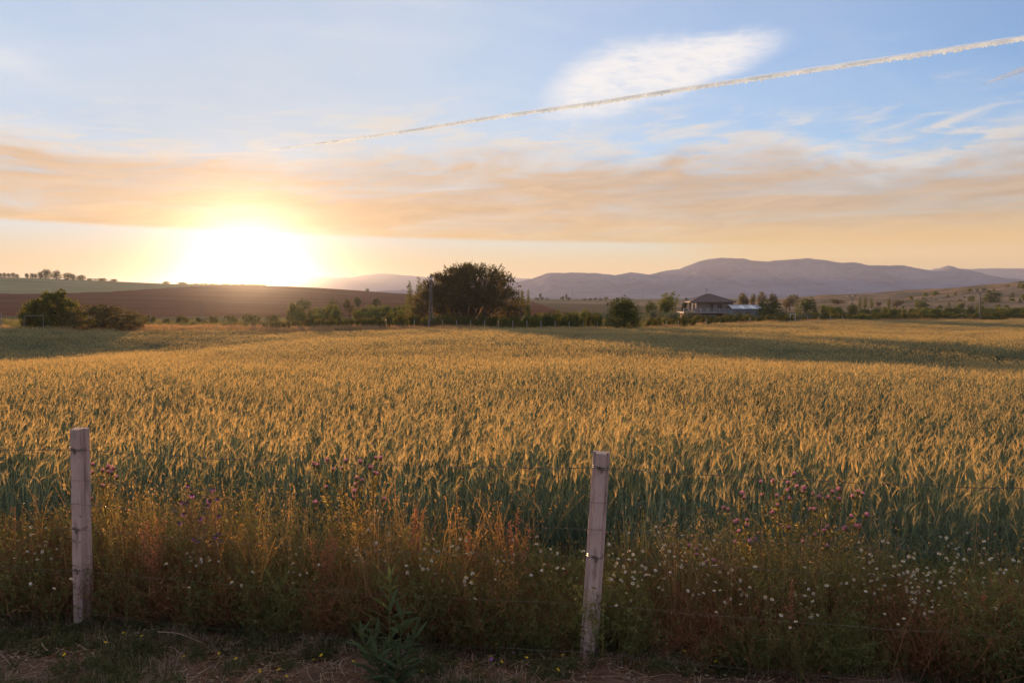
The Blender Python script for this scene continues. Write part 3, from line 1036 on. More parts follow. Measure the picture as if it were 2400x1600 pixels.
# ------------------------------------------------------------------ scattered growth (uncountable: one object each)
def scatter(name, pts, rotz, scl, idx, variants, label, cat, tilt=None):
    """one object that repeats a few small meshes on the given points"""
    coll = bpy.data.collections.new(name + '_kinds')
    for i, me in enumerate(variants):
        coll.objects.link(bpy.data.objects.new('%s_kind_%02d' % (name, i), me))
    n = len(pts)
    me = bpy.data.meshes.new(name)
    me.vertices.add(n)
    me.vertices.foreach_set('co', np.asarray(pts, np.float32).reshape(-1))
    rot = np.zeros((n, 3), np.float32)
    rot[:, 2] = rotz
    if tilt is not None:
        rot[:, :2] = tilt
    a = me.attributes.new('rot', 'FLOAT_VECTOR', 'POINT'); a.data.foreach_set('vector', rot.reshape(-1))
    a = me.attributes.new('scl', 'FLOAT', 'POINT'); a.data.foreach_set('value', np.asarray(scl, np.float32))
    a = me.attributes.new('idx', 'INT', 'POINT'); a.data.foreach_set('value', np.asarray(idx, np.int32))
    o = obj(name, me)
    ng = bpy.data.node_groups.new(name, 'GeometryNodeTree')
    ng.interface.new_socket('Geometry', in_out='INPUT', socket_type='NodeSocketGeometry')
    ng.interface.new_socket('Geometry', in_out='OUTPUT', socket_type='NodeSocketGeometry')
    gi, go = ng.nodes.new('NodeGroupInput'), ng.nodes.new('NodeGroupOutput')
    ci = ng.nodes.new('GeometryNodeCollectionInfo')
    ci.inputs['Collection'].default_value = coll
    ci.inputs['Separate Children'].default_value = True
    ci.inputs['Reset Children'].default_value = True
    ip = ng.nodes.new('GeometryNodeInstanceOnPoints')
    ip.inputs['Pick Instance'].default_value = True

    def attr(nm, t):
        q = ng.nodes.new('GeometryNodeInputNamedAttribute')
        q.data_type = t
        q.inputs['Name'].default_value = nm
        return [s for s in q.outputs if s.enabled and s.name == 'Attribute'][0]
    L = ng.links.new
    L(gi.outputs[0], ip.inputs['Points'])
    L(ci.outputs[0], ip.inputs['Instance'])
    L(attr('idx', 'INT'), ip.inputs['Instance Index'])
    L(attr('rot', 'FLOAT_VECTOR'), ip.inputs['Rotation'])
    L(attr('scl', 'FLOAT'), ip.inputs['Scale'])
    L(ip.outputs[0], go.inputs[0])
    md = o.modifiers.new('scatter', 'NODES')
    md.node_group = ng
    return stuff(o, label, cat)


def wheat_patch(seed, size, n, lod, nt):
    """a square of standing wheat: stems, drooping blades, bent ears with long awns"""
    r = np.random.default_rng(seed)
    mb = MB()
    fat = (1.0, 1.5, 2.6)[lod]
    bx = (r.random((n, 2)) - .5) * size
    H = .70 + .14 * r.normal(size=n).clip(-2.2, 1.5)
    az = r.normal(size=n) * 1.1 + .25
    lean = np.c_[np.cos(az), np.sin(az) * .8, np.zeros(n)]
    lm = .03 + .09 * r.random(n)
    ks = (4, 3, 2)[lod]
    t = np.linspace(0, 1, ks)
    stem = np.zeros((n, ks, 3))
    stem[:, :, :2] = bx[:, None] + lean[:, None, :2] * (lm[:, None] * t[None] ** 2)[..., None]
    stem[:, :, 2] = H[:, None] * t[None]
    side = np.c_[-np.sin(az), np.cos(az), np.zeros(n)]
    sr = r.random(n) * 6.283
    side0 = np.c_[np.cos(sr), np.sin(sr), np.zeros(n)]
    mb.ribbons(stem, np.full((n, ks), .0022 * fat), side0, 0)
    # blades
    nb = (3, 2, 1)[lod]
    for b in range(nb):
        z0 = H * (.25 + .5 * r.random(n))
        a2 = r.random(n) * 6.283
        d2 = np.c_[np.cos(a2), np.sin(a2)]
        ln = .14 + .14 * r.random(n)
        kb = 4 if lod == 0 else 3
        tb = np.linspace(0, 1, kb)
        P = np.zeros((n, kb, 3))
        P[:, :, :2] = bx[:, None] + d2[:, None] * (ln[:, None] * tb[None] ** 1.3 * .6)[..., None]
        drop = .4 + .9 * r.random(n)
        P[:, :, 2] = z0[:, None] + ln[:, None] * (tb[None] * 1.1 - drop[:, None] * tb[None] ** 2)
        W = .0055 * fat * (1 - tb) ** .6 * np.ones((n, 1)) + .0006
        mb.ribbons(P, W, np.c_[-d2[:, 1], d2[:, 0], np.zeros(n)], 0)
    # leafy side shoots without an ear
    tb2 = (r.random((nt, 2)) - .5) * size
    th_ = .40 + .24 * r.random(nt)
    ta = r.random(nt) * 6.283
    td = np.c_[np.cos(ta), np.sin(ta)]
    kt = 4 if lod == 0 else 3
    tq = np.linspace(0, 1, kt)
    TP = np.zeros((nt, kt, 3))
    TP[:, :, :2] = tb2[:, None] + td[:, None] * ((.05 + .12 * r.random(nt))[:, None] * tq[None] ** 2)[..., None]
    TP[:, :, 2] = th_[:, None] * (tq[None] - .10 * tq[None] ** 3)
    mb.ribbons(TP, .0055 * fat * (1.05 - tq) ** .5 * np.ones((nt, 1)), np.c_[-td[:, 1], td[:, 0], np.zeros(nt)], 0)
    # ears
    top = stem[:, -1]
    th0 = .12 + .33 * r.random(n)
    th1 = th0 + .15 + 1.15 * r.random(n) ** 2.0
    el = .060 + .022 * r.random(n)
    ke = (5, 4, 3)[lod]
    q = np.linspace(0, 1, ke)
    P = np.zeros((n, ke, 3))
    P[:, 0] = top
    for i in range(1, ke):
        th = th0 + (th1 - th0) * (i - .5) / (ke - 1)
        P[:, i] = P[:, i - 1] + (lean * np.sin(th)[:, None] + np.array([0, 0, 1]) * np.cos(th)[:, None]) * (el / (ke - 1))[:, None]
    Wp = np.interp(q, [0, .15, .5, 1], [.002, .0062, .0062, .003]) * (1, 1.3, 2.1)[lod] * np.ones((n, 1))
    mb.ribbons(P, Wp, side, 1)
    if lod < 2:
        nrm = np.cross(side, np.array([0, 0, 1.0])) * .6 + np.array([0, 0, .7])
        mb.ribbons(P, Wp, nrm, 1)
    # awns
    na = (11, 6, 3)[lod]
    for a in range(na):
        u = (a + .5) / na * (ke - 1)
        i0 = np.minimum(int(u), ke - 2)
        p0 = P[:, i0] + (P[:, i0 + 1] - P[:, i0]) * (u - i0)
        th = th1 * (.55 + .45 * (a / na)) + .13 * r.normal(size=n)
        dr = lean * np.sin(th)[:, None] + np.array([0, 0, 1]) * np.cos(th)[:, None] + side * (.16 * r.normal(size=n))[:, None]
        dr /= np.linalg.norm(dr, axis=1)[:, None]
        ln = (.060 + .045 * r.random(n))[:, None]
        w = perp(dr, r) * (.0014, .0024, .0046)[lod]
        mb.tris(p0 - w, p0 + w, p0 + dr * ln, 1)
    return mb.mesh('wheat_patch', [M_wheat_green, M_wheat_ear])


def grid_points(y0, y1, step, xw, seed, jit=.5):
    r = np.random.default_rng(seed)
    out = []
    y = y0
    while y < y1:
        w = xw(y)
        xs = np.arange(-w, w, step)
        out.append(np.c_[xs + (r.random(len(xs)) - .5) * step * jit, y + (r.random(len(xs)) - .5) * step * jit])
        y += step
    return np.concatenate(out), r


def build_wheat():
    near = [wheat_patch(400 + i, .60, 22, 0, 74) for i in range(7)]
    mid = [wheat_patch(420 + i, 1.25, 82, 1, 220) for i in range(6)]
    far = [wheat_patch(440 + i, 3.2, 330, 2, 480) for i in range(5)]
    PT, RZ, SC, IX = [], [], [], []
    for (y0, y1, st, base, num, sd) in ((5.4, 19, .50, 0, 7, 1), (19, 52, 1.05, 7, 6, 2), (52, 176, 2.6, 13, 5, 3)):
        p, r = grid_points(y0, y1, st, lambda y: .70 * y + 4.5, sd, .6)
        e = fence_y(p[:, 0]) + 1.32 + .16 * (fbm(p[:, 0] * .9, p[:, 0] * 0, 3, 4) - .5) + st * .3
        ok = (p[:, 1] > e) & (p[:, 1] < field_far(p[:, 0], p[:, 1]) - st * .5)
        p = p[ok]
        n = len(p)
        PT.append(np.c_[p, g(p[:, 0], p[:, 1])])
        RZ.append(r.normal(size=n) * .9)
        lump = fbm(p[:, 0] / 6.0, p[:, 1] / 9.0, 3, 77)
        SC.append((.80 + .42 * lump) * (1 + .05 * r.normal(size=n)))
        IX.append(base + r.integers(0, num, n))
    scatter('wheat_field', np.concatenate(PT), np.concatenate(RZ), np.concatenate(SC), np.concatenate(IX), near + mid + far,
            'field of ripening golden wheat filling the middle of the picture', 'wheat')


build_wheat()


def tuft(seed, n, h, spread, width, mat, droop=.5, k=4, seedhead=False, lean=.5, shs=.045):
    r = np.random.default_rng(seed)
    a = r.random(n) * 6.283
    d = np.c_[np.cos(a), np.sin(a)]
    b = d * (spread * np.sqrt(r.random(n)))[:, None]
    H = h * (.5 + .6 * r.random(n))
    t = np.linspace(0, 1, k)
    P = np.zeros((n, k, 3))
    out = lean * r.random(n)
    P[:, :, :2] = b[:, None] + d[:, None] * (H[:, None] * out[:, None] * t[None] ** 1.8)[..., None]
    P[:, :, 2] = H[:, None] * (t[None] - droop * out[:, None] * t[None] ** 3)
    s = r.random(n) * 6.283
    mb = MB()
    mb.ribbons(P, width * (1 - .8 * t)[None] * np.ones((n, 1)), np.c_[np.cos(s), np.sin(s), np.zeros(n)], 0)
    if seedhead:
        m = 5
        for i in range(m):
            c = P[:, -1] + r.normal(size=(n, 3)) * np.array([.02, .02, .05]) * h
            A = unit(n, r); A[:, 2] += 1; A /= np.linalg.norm(A, axis=1)[:, None]
            mb.leaves(c, shs * h, shs * .3 * h, A, perp(A, r), 0)
    return mb.mesh('tuft', mat)


def scatter_in(name, p, variants, label, cat, s0=.7, s1=1.25, seed=1, tilt=0.0, grow=None):
    r = np.random.default_rng(seed)
    n = len(p)
    z = g(p[:, 0], p[:, 1])
    y = p[:, 1]
    x = p[:, 0]
    near = (1 - sstep(y, 6.0, 9.0)) * sstep(y, 3.0, 4.2)
    z = z + near * ((fbm(x * 1.3, y * 1.3, 4, 3) - .5) * .14 + (fbm(x * 7, y * 7, 3, 8) - .5) * .05)
    t = r.normal(size=(n, 2)) * tilt if tilt else None
    return scatter(name, np.c_[p, z - .01], r.random(n) * 6.283, (s0 + (s1 - s0) * r.random(n)) * (grow(p) if grow else 1.0), r.integers(0, len(variants), n), variants, label, cat, t)


# golden dry grass along the far edge of the field
def far_grass():
    r = np.random.default_rng(61)
    vs = [tuft(500 + i, 90, .85, .8, .018, M_dry_grass, .5, 3, True, .55) for i in range(4)]
    n = 2600
    px = r.random(n) * 2900 - 250
    ff = np.interp(px, [-800, 0, 330, 700, 1000, 1400, 1700, 1900, 2400, 3200], [97, 97, 97, 99, 105, 116, 135, 158, 172, 172])
    wide = np.interp(px, [0, 330, 700, 1000, 1300, 3000], [9, 15, 16, 9, 6, 8])
    d = ff + 1.0 + r.random(n) * wide
    keep = (fbm(px / 60.0, d / 6.0, 3, 2) > np.interp(px, [0, 330, 1000, 1300, 3000], [.52, .33, .45, .50, .45]))
    x = (px - 1200) / F * d
    p = np.c_[x, d][keep]
    scatter_in('dry_grass', p, vs, 'band of tall golden dry grass along the far edge of the wheat', 'grass', .6, 1.25, 3)
    vs = [tuft(520 + i, 70, .7, 1.0, .03, M_weed, .5, 3, False, .8) for i in range(3)] + [tuft(525, 60, .8, 1.0, .03, M_olive_leaf, .5, 3, False, .8)]
    n = 2600
    px = r.random(n) * 2900 - 250
    d = np.interp(px, [-800, 0, 330, 700, 1000, 1400, 1700, 1900, 2400, 3200], [97, 97, 97, 99, 105, 116, 135, 158, 172, 172]) + 1 + 75 * r.random(n) ** 1.6
    p = np.c_[(px - 1200) / F * d, d]
    scatter_in('scrub_undergrowth', p, vs, 'green and grey undergrowth between the far field edge and the trees', 'undergrowth', .7, 1.4, 4)


far_grass()


# ------------------------------------------------------------------ thin fence at the far edge, poles, lines
def thin_post(px, d, h, label, group):
    p = at(px, d)
    t = thing('wire_fence_post', label, 'post', tuple(p), 0, group)
    mb = MB()
    mb.box((0, 0, h / 2 - .15), (.075, .075, h + .3), 0, .3)
    mb.obj('post', M_pale_metal, t)
    mb = MB()
    mb.box((0, 0, h + .025), (.10, .10, .05), 0, .3, .5)
    mb.obj('cap', M_pale_metal, t)


M_pale_metal = plain('galvanised_metal', (0.26, 0.25, 0.24), (0.38, 0.37, 0.36), 3.0, .5, 0, 3, .5)
M_pole = plain('weathered_pole', (0.13, 0.115, 0.11), (0.20, 0.18, 0.17), 3.0, .85)
M_cable = plain('black_cable', (0.03, 0.03, 0.035), (0.05, 0.05, 0.05), 3.0, .6)
M_white_paint = plain('white_paint', (0.66, 0.66, 0.66), (0.78, 0.78, 0.77), 1.5, .5)
for i in range(16):
    px = 905 + i * 33
    if 1405 < px < 1515:
        continue
    thin_post(px, 117.5 + max(0, px - 1000) * .012, 1.55, 'thin metal post of the wire fence between wheat and vines', 'thin posts of the far wire fence')
for px in (1562, 1590, 1655, 1758, 1893, 1920, 1946, 1975):
    thin_post(px, field_end(px) + 4, 1.6, 'thin pale post standing in the scrub below the house', 'thin posts below the house')
for px, d, h in ((3, 97, 2.6), (352, 130, 3.2), (470, 150, 4.2)):
    thin_post(px, d, h, {3: 'thin dark post at the left edge of the picture, at the field corner', 352: 'tall thin post behind the grass right of the round shrub', 470: 'tall thin post in the orange glow left of the sun'}[px], None)


def lattice_pole():
    d = 118.0
    p = at(1010, d)
    h = ztop(645, d) - p.z
    t = thing('lattice_pole', 'tall tapered concrete ladder-like utility pole before the huge wide tree', 'pole', tuple(p), .15)
    for s in (-1, 1):
        mb = MB()
        mb.tube(np.array([[s * .24, 0, -.3], [s * .10, 0, h]]), [.10, .06], 4)
        mb.obj('leg', M_pole, t)
    n = 17
    for i in range(n):
        q = (i + .5) / n
        mb = MB()
        mb.box((0, 0, q * h), (2 * (.24 - .14 * q), .09, .12))
        mb.obj('rung', M_pole, t)
    mb = MB()
    mb.box((0, 0, h - .35), (1.1, .08, .09), 0)
    mb.obj('crossarm', M_pole, t)
    for s in (-.5, 0, .5):
        mb = MB()
        mb.tube(np.array([[s, 0, h - .3], [s, 0, h - .05], [s, 0, h + .05]]), [.05, .06, .03], 6)
        mb.obj('insulator', M_pale_metal, t)


lattice_pole()


def utility_pole(px, d, py, arm, label):
    p = at(px, d)
    h = ztop(py, d) - p.z
    t = thing('utility_pole', label, 'pole', tuple(p), .1)
    mb = MB()
    mb.tube(np.array([[0, 0, -.4], [0, 0, h * .5], [0, 0, h * .84]]), [.17, .14, .11], 8)
    mb.obj('shaft', M_pole, t)
    tips = []
    for s in (-1, 1):
        mb = MB()
        mb.tube(np.array([[0, 0, h * .80], [s * arm * .34, 0, h * .955], [s * arm * .42, 0, h * .985]]), [.09, .08, .08], 4)
        mb.obj('brace', M_pole, t)
        mb = MB()
        mb.tube(np.array([[s * arm * .25, 0, h * .83 + .12 * h * .8], [s * arm * .12, 0, h * .985]]), [.05, .05], 4)
        mb.obj('strut', M_pole, t)
    mb = MB()
    tt = np.linspace(-1, 1, 9)
    mb.tube(np.c_[tt * arm / 2, tt * 0, h * (1.0 - .055 * np.abs(tt) ** 2.2)], .07, 4)
    mb.obj('crossarm', M_pole, t)
    for s in (-.48, 0, .48):
        mb = MB()
        z = h * (1 - .055 * abs(s * 2) ** 2.2)
        mb.tube(np.array([[s * arm, 0, z], [s * arm, 0, z - .25], [s * arm, 0, z - .45]]), [.05, .07, .04], 6)
        o = mb.obj('insulator', M_pale_metal, t)
        tips.append(Vector((p.x + s * arm * math.cos(.1), p.y + s * arm * math.sin(.1), p.z + z - .45)))
    return tips


tA = utility_pole(1997, 235, 691, 2.9, 'smaller utility pole with curved crossarm beside the poplars')
tB = utility_pole(2296, 190, 676, 3.1, 'larger utility pole with V-shaped arms near the picture edge')
for px, py, d, lab in ((1341, 680, 900, 'faint distant pole on the plain left of the dark round tree'), (1507, 680, 900, 'faint distant pole on the plain right of the dark round tree'),
                       (1882, 716, 200, 'short pale pole in front of the dark broad tree'), (1766, 705, 240, 'short pole behind the roof of the shed')):
    p = at(px, d)
    h = ztop(py, d) - p.z
    w = .22 if d > 500 else .09
    t = thing('plain_pole', lab, 'pole', tuple(p))
    mb = MB(); mb.tube(np.array([[0, 0, -.4], [0, 0, h]]), [w, w * .7], 6); mb.obj('shaft', M_pole, t)
    mb = MB(); mb.box((0, 0, h - .3), (w * 8, w, w)); mb.obj('crossarm', M_pole, t)


def cable(a, b, sag, rad, label, group):
    a, b = Vector(a), Vector(b)
    t = np.linspace(0, 1, 25)
    P = np.array([list(a.lerp(b, q)) for q in t])
    P[:, 2] -= sag * 4 * t * (1 - t)
    mb = MB()
    mb.tube(P, rad, 4)
    tag(mb.obj('power_line', M_cable), label, 'cable', group)


for i in range(3):
    cable(tA[i], tB[i], 2.0, .014, 'thin power line strung between the two utility poles', 'power lines between the poles')
    cable(tB[i], tB[i] + (tB[i] - tA[i]), 2.0, .014, 'thin power line leaving the larger pole towards the picture edge', 'power lines right of the larger pole')
    far_end = at(1300 + i * 6, 640)
    cable(tA[i], (far_end.x, far_end.y, ztop(672, 640) + i * .5), 6.0, .03, 'thin power line crossing before the mountains left of the smaller pole', 'power lines before the mountains')


# white goal-like frame and pale gate at the left
def frame_thing(px, d, w, h, label, slant=0.0, mat=None, rad=.05):
    mat = mat or M_white_paint
    p = at(px, d)
    t = thing('post_frame', label, 'frame', tuple(p), .3)
    for s in (-1, 1):
        mb = MB(); mb.tube(np.array([[s * w / 2 + (slant if s < 0 else 0), 0, -.1], [s * w / 2, 0, h]]), rad, 6); mb.obj('post', mat, t)
    mb = MB(); mb.tube(np.array([[-w / 2 - .05, 0, h + .04], [w / 2 + .05, 0, h + .04]]), rad, 6); mb.obj('crossbar', mat, t)


frame_thing(1858, 163, 1.15, 2.0, 'small white goal-like frame in the scrub right of the shed')
frame_thing(79, 100, 2.1, 2.2, 'pale metal frame with slanting left leg under the ragged tree', -.12, M_pale_metal, .028)


# ------------------------------------------------------------------ house and shed
M_roof = plain('roof_tiles', (0.085, 0.055, 0.05), (0.13, 0.085, 0.075), 2.0, .8)
M_wall = plain('house_render', (0.20, 0.165, 0.135), (0.25, 0.205, 0.17), .8, .9)
M_sunlit_plaster = plain('sunlit_plaster', (0.55, 0.45, 0.35), (0.62, 0.52, 0.42), 1.0, .9)  # pale tone put in for the sun on pillars and roof ridge
M_lower = plain('red_brick_wall', (0.12, 0.05, 0.035), (0.17, 0.075, 0.05), 1.5, .9)
M_frame = plain('window_frame', (0.07, 0.05, 0.04), (0.10, 0.07, 0.055), 2.0, .6)
M_rail = plain('balcony_stone', (0.26, 0.235, 0.225), (0.34, 0.31, 0.30), 1.2, .8)
M_shed_wall = plain('shed_blue', (0.12, 0.15, 0.17), (0.15, 0.18, 0.20), .6, .6)
M_shed_roof = plain('shed_roof', (0.36, 0.38, 0.41), (0.46, 0.48, 0.50), .5, .35, 0, 3, .3)


def glass_material():
    m = material('window_glass')
    out_surface(bsdf('ShaderNodeBsdfPrincipled', (0.02, 0.022, 0.026), Roughness=.08))
    return m


M_glass = glass_material()


def house():
    d = 213.0
    p = at(1668, d)
    k = d / F                                    # metres per picture pixel there
    t = thing('house', 'brown two-storey house with hipped roof and long balcony among the trees', 'house', (p.x, p.y, p.z))
    z_bal, z_rail, z_eave, z_top = (ztop(v, d) - p.z for v in (730.5, 722, 707, 688))
    hw, dep = 43.5 * k, 10.0
    x0 = 6.5 * k
    # upper wall, four sides with thickness, the openings left free by the window and door parts set proud
    mb = MB()
    mb.box((x0, dep / 2, (z_bal + z_eave) / 2), (2 * hw, dep, z_eave - z_bal))
    mb.obj('upper_wall', M_wall, t)
    mb = MB()
    mb.box((x0 - 1, dep / 2 + .3, z_bal / 2 - .4), (2 * hw + 2, dep - .2, z_bal + .4))
    mb.obj('lower_wall', M_lower, t)
    # roof
    ex0, ex1, ey0, ey1 = -53 * k, 54 * k, -1.3, dep + 1.0
    ap0, ap1 = (-1.5 * k, dep / 2), (4.5 * k, dep / 2)
    V = [(ex0, ey0, z_eave), (ex1, ey0, z_eave), (ex1, ey1, z_eave), (ex0, ey1, z_eave), (*ap0, z_top), (*ap1, z_top)]
    V2 = [(x, y, z - .22) for x, y, z in V[:4]]
    mb = MB()
    mb.add(V + V2, [[0, 1, 5, 4], [2, 3, 4, 5]])
    mb.f.append((np.array([[1, 2, 5], [3, 0, 4]]), 0))
    mb.f.append((np.array([[6, 7, 1, 0], [7, 8, 2, 1], [8, 9, 3, 2], [9, 6, 0, 3], [9, 8, 7, 6]]), 0))
    roof = mb.obj('roof', M_roof, t)
    # courses of tiles as low ridges
    for i in range(1, 9):
        q = i / 9.0
        a = Vector(V[0]).lerp(Vector(V[4]), q)
        b = Vector(V[1]).lerp(Vector(V[5]), q)
        mb = MB(); mb.tube(np.array([list(a), list(b)]), .05, 4); mb.obj('tile_course', M_roof, roof)
    for a, b in ((0, 4), (1, 5), (4, 5)):
        mb = MB(); mb.tube(np.array([V[a], V[b]]), .10, 6); mb.obj('ridge_cap', M_sunlit_plaster if (a, b) == (4, 5) else M_roof, roof)  # apex cap coloured pale as its highlight
    mb = MB()
    mb.tube(np.array([[-2 * k, dep / 2, z_top - .1], [-2 * k, dep / 2, z_top + 1.3]]), .03, 4)
    for zz, ww in ((1.2, .9), (.95, .7)):
        mb.tube(np.array([[-2 * k - ww / 2, dep / 2, z_top + zz], [-2 * k + ww / 2, dep / 2, z_top + zz]]), .025, 4)
    mb.obj('aerial', M_cable, roof)
    # windows and doors on the front and on the left return
    for cx, w, z0, z1, nm in ((1667.5, 7, 711, 722, 'door'), (1687, 10.5, 713.5, 722, 'window')):
        lx = (cx - 1668) * k
        zt, zb = ztop(z0, d) - p.z, z_bal + (.1 if nm == 'door' else .55)
        wm = w * k
        mb = MB()
        for s in (-1, 1):
            mb.box((lx + s * (wm / 2 - .06), -.05, (zt + zb) / 2), (.12, .10, zt - zb))
        mb.box((lx, -.05, zt - .06), (wm - .24, .10, .12))
        mb.box((lx, -.05, zb + .06), (wm - .24, .10, .12))
        mb.box((lx, -.047, (zt + zb) / 2), (.08, .09, zt - zb - .24))
        fr = mb.obj(nm, M_frame, t)
        for s in (-1, 1):
            mb = MB(); mb.box((lx + s * wm / 4, -.02, (zt + zb) / 2), (wm / 2 - .2, .03, zt - zb - .26)); mb.obj('pane', M_glass, fr)
    for yy in (2.2, 5.2):
        mb = MB(); mb.box((x0 - hw - .03, yy, z_bal + 1.35), (.06, 1.2, 1.3)); o = mb.obj('window', M_frame, t)
        mb = MB(); mb.box((x0 - hw - .07, yy, z_bal + 1.35), (.03, 1.0, 1.1)); mb.obj('pane', M_glass, o)
    # porch pillars, their sunlit look put into the pale colour
    for cx, yy in ((1629, -.9), (1621, -.9), (1621, 3.5)):
        mb = MB(); mb.box(((cx - 1668) * k, yy, (z_bal + z_eave) / 2 - .12), (.34, .34, z_eave - z_bal - .25)); mb.obj('pillar', M_sunlit_plaster, t)
    # balcony
    bx0, bx1 = (1597 - 1668) * k, (1735 - 1668) * k
    fy = -2.6
    bal = MB()
    bal.box(((bx0 + bx1) / 2, fy / 2 + .2, z_bal - .17), (bx1 - bx0, -fy + .35, .34))
    bal.box((bx0 + 1.0, 3.0, z_bal - .171), (2.0, 5.6, .32))
    b = bal.obj('balcony', M_rail, t)
    mb = MB(); mb.box(((bx0 + bx1) / 2, fy + .1, z_rail - .05), (bx1 - bx0, .2, .12)); mb.obj('handrail', M_rail, b)
    n = 52
    for i in range(n):
        xx = bx0 + (bx1 - bx0) * (i + .5) / n
        mb = MB()
        hh = z_rail - .11 - z_bal
        mb.tube(np.array([[xx, fy + .1, z_bal], [xx, fy + .1, z_bal + hh * .3], [xx, fy + .1, z_bal + hh * .7], [xx, fy + .1, z_bal + hh]]), [.05, .085, .05, .06], 5)
        mb.obj('baluster', M_rail, b)
    for i in range(6):
        xx = bx0 + .12 + (bx1 - bx0 - .24) * i / 5
        mb = MB(); mb.box((xx, fy + .1, (z_bal + z_rail) / 2 + .03), (.24, .26, z_rail - z_bal + .12)); mb.obj('railing_post', M_rail, b)
    for i in range(4):
        xx = bx0 + .6 + (bx1 - bx0 - 1.2) * i / 3
        mb = MB(); mb.box((xx, fy + .3, (z_bal - .35) / 2 - .2), (.3, .3, z_bal - .3 + .4)); mb.obj('support_pillar', M_lower, t)
    # chairs on the balcony are separate things
    for cx, lab in ((1640, 'white chair on the balcony of the house, left one'), (1656, 'white chair on the balcony of the house, right one')):
        xx = p.x + (cx - 1668) * k
        c = thing('chair', lab, 'chair', (xx, p.y - 1.2, p.z + z_bal + .002), .4)
        mb = MB(); mb.box((0, 0, .43), (.46, .46, .05)); mb.obj('seat', M_white_paint, c)
        mb = MB(); mb.box((0, .21, .72), (.46, .04, .52)); mb.obj('backrest', M_white_paint, c)
        for sx in (-1, 1):
            for sy in (-1, 1):
                mb = MB(); mb.box((sx * .2, sy * .2, .2), (.04, .04, .4)); mb.obj('leg', M_white_paint, c)


house()


def shed():
    d = 200.0
    k = d / F
    p = at(1750, d)
    t = thing('shed', 'low blue metal shed with pale corrugated roof right of the house', 'shed', tuple(p))
    w = 66 * k
    ze, zr = ztop(724, d) - p.z, ztop(716, d) - p.z
    mb = MB(); mb.box((0, 3.0, ze / 2 - .2), (w, 6.0, ze + .4)); mb.obj('wall', M_shed_wall, t)
    n = 9
    for i in range(n):
        pw = (w + .6) / n
        xx = -(w + .6) / 2 + pw * (i + .5)
        mb = MB()
        q = 7
        xs = np.linspace(-pw / 2, pw / 2, q)
        zz = .05 * np.cos(np.arange(q) * math.pi)
        ridgez = zr
        V = []
        for yy, z in ((-.5, ze + .02), (3.2, ridgez), (6.6, ze + .02)):
            V += [(xx + a, yy, z + b + .06) for a, b in zip(xs, zz)]
        Q = [[r_ * q + c, r_ * q + c + 1, (r_ + 1) * q + c + 1, (r_ + 1) * q + c] for r_ in range(2) for c in range(q - 1)]
        mb.add(V, Q)
        mb.obj('roof_panel', M_white_paint if i in (3, 6) else M_shed_roof, t)
    mb = MB(); mb.tube(np.array([[-w / 2 - .35, 3.2, zr + .16], [w / 2 + .35, 3.2, zr + .16]]), .09, 6); mb.obj('ridge_cap', M_shed_roof, t)
    for xx in (-w * .28, w * .05):
        mb = MB(); mb.box((xx, -.03, ze * .55), (1.3, .06, .8)); o = mb.obj('window', M_frame, t)
        mb = MB(); mb.box((xx, -.07, ze * .55), (1.1, .03, .6)); mb.obj('pane', M_glass, o)


shed()


# ------------------------------------------------------------------ the fence in front
def near_z(x, y):
    z = gz(x, y)
    nr = (1 - sstep(y, 6.0, 9.0)) * sstep(y, 3.0, 4.2)
    return z + float(nr * ((fbm(x * 1.3, y * 1.3, 4, 3) - .5) * .14 + (fbm(x * 7, y * 7, 3, 8) - .5) * .05))


def concrete_post(px, py, d, h, lean, rz, label, ties):
    v = pix_dir(px, py)
    x = v.x / v.y * d
    z = 0.0
    t = thing('fence_post', label, 'fence post', (x, d, z), rz)
    t.rotation_euler = (lean[1], lean[0], rz)
    # T-shaped section: narrow web towards the road, wide flange behind, edges chamfered
    c = .006
    web, fl, wd, fd = .034, .055, .062, .040
    sec = [(-web + c, -wd), (web - c, -wd), (web, -wd + c), (web, -.004), (fl - c, 0), (fl, c), (fl, fd - c), (fl - c, fd), (-fl + c, fd), (-fl, fd - c), (-fl, c), (-fl + c, 0), (-web, -.004), (-web, -wd + c)]
    n = len(sec)
    r = np.random.default_rng(int(px))
    zs = np.r_[-.35, np.linspace(0, h - .008, 22), h]
    V = []
    for i, zz in enumerate(zs):
        s = (.95 if i == len(zs) - 1 else 1.0) * (1.05 - .06 * max(zz, 0) / h)
        j = r.normal(size=(n, 2)) * .0009
        V += [(a * s + j[q, 0], b * s + j[q, 1], zz) for q, (a, b) in enumerate(sec)]
    fs = [[i * n + q, i * n + (q + 1) % n, (i + 1) * n + (q + 1) % n, (i + 1) * n + q] for i in range(len(zs) - 1) for q in range(n)]
    mb = MB()
    mb.add(V, fs)
    b0 = (len(zs) - 1) * n
    mb.f.append((np.array([[b0 + q for q in (4, 5, 6, 7, 8, 9, 10, 11)]]), 0))
    mb.f.append((np.array([[b0 + q for q in (13, 0, 1, 2, 3, 4, 11, 12)]]), 0))
    mb.obj('shaft', M_concrete, t)
    for zz in ties:
        mb = MB()
        for dz in (-.008, .004):
            a = np.linspace(0, 2 * math.pi, 13)
            mb.tube(np.c_[np.cos(a) * .052, -.016 + np.sin(a) * .056, zz + dz + .006 * np.sin(a * 2)], .0022, 4)
        mb.tube(np.array([[-.02, -wd - .004, zz], [-.005, -wd - .016, zz + .012], [.012, -wd - .014, zz - .014], [.004, -wd - .006, zz - .03]]), .004, 5)
        mb.obj('wire_tie', M_wire, t)
    for zz in (.28 * h, .52 * h, .80 * h):
        mb = MB()
        mb.tube(np.array([[fl * .75, .001, zz], [fl * .75, -.004, zz]]), [.007, .006], 8)
        mb.obj('wire_hole', M_cable, t)
    return t


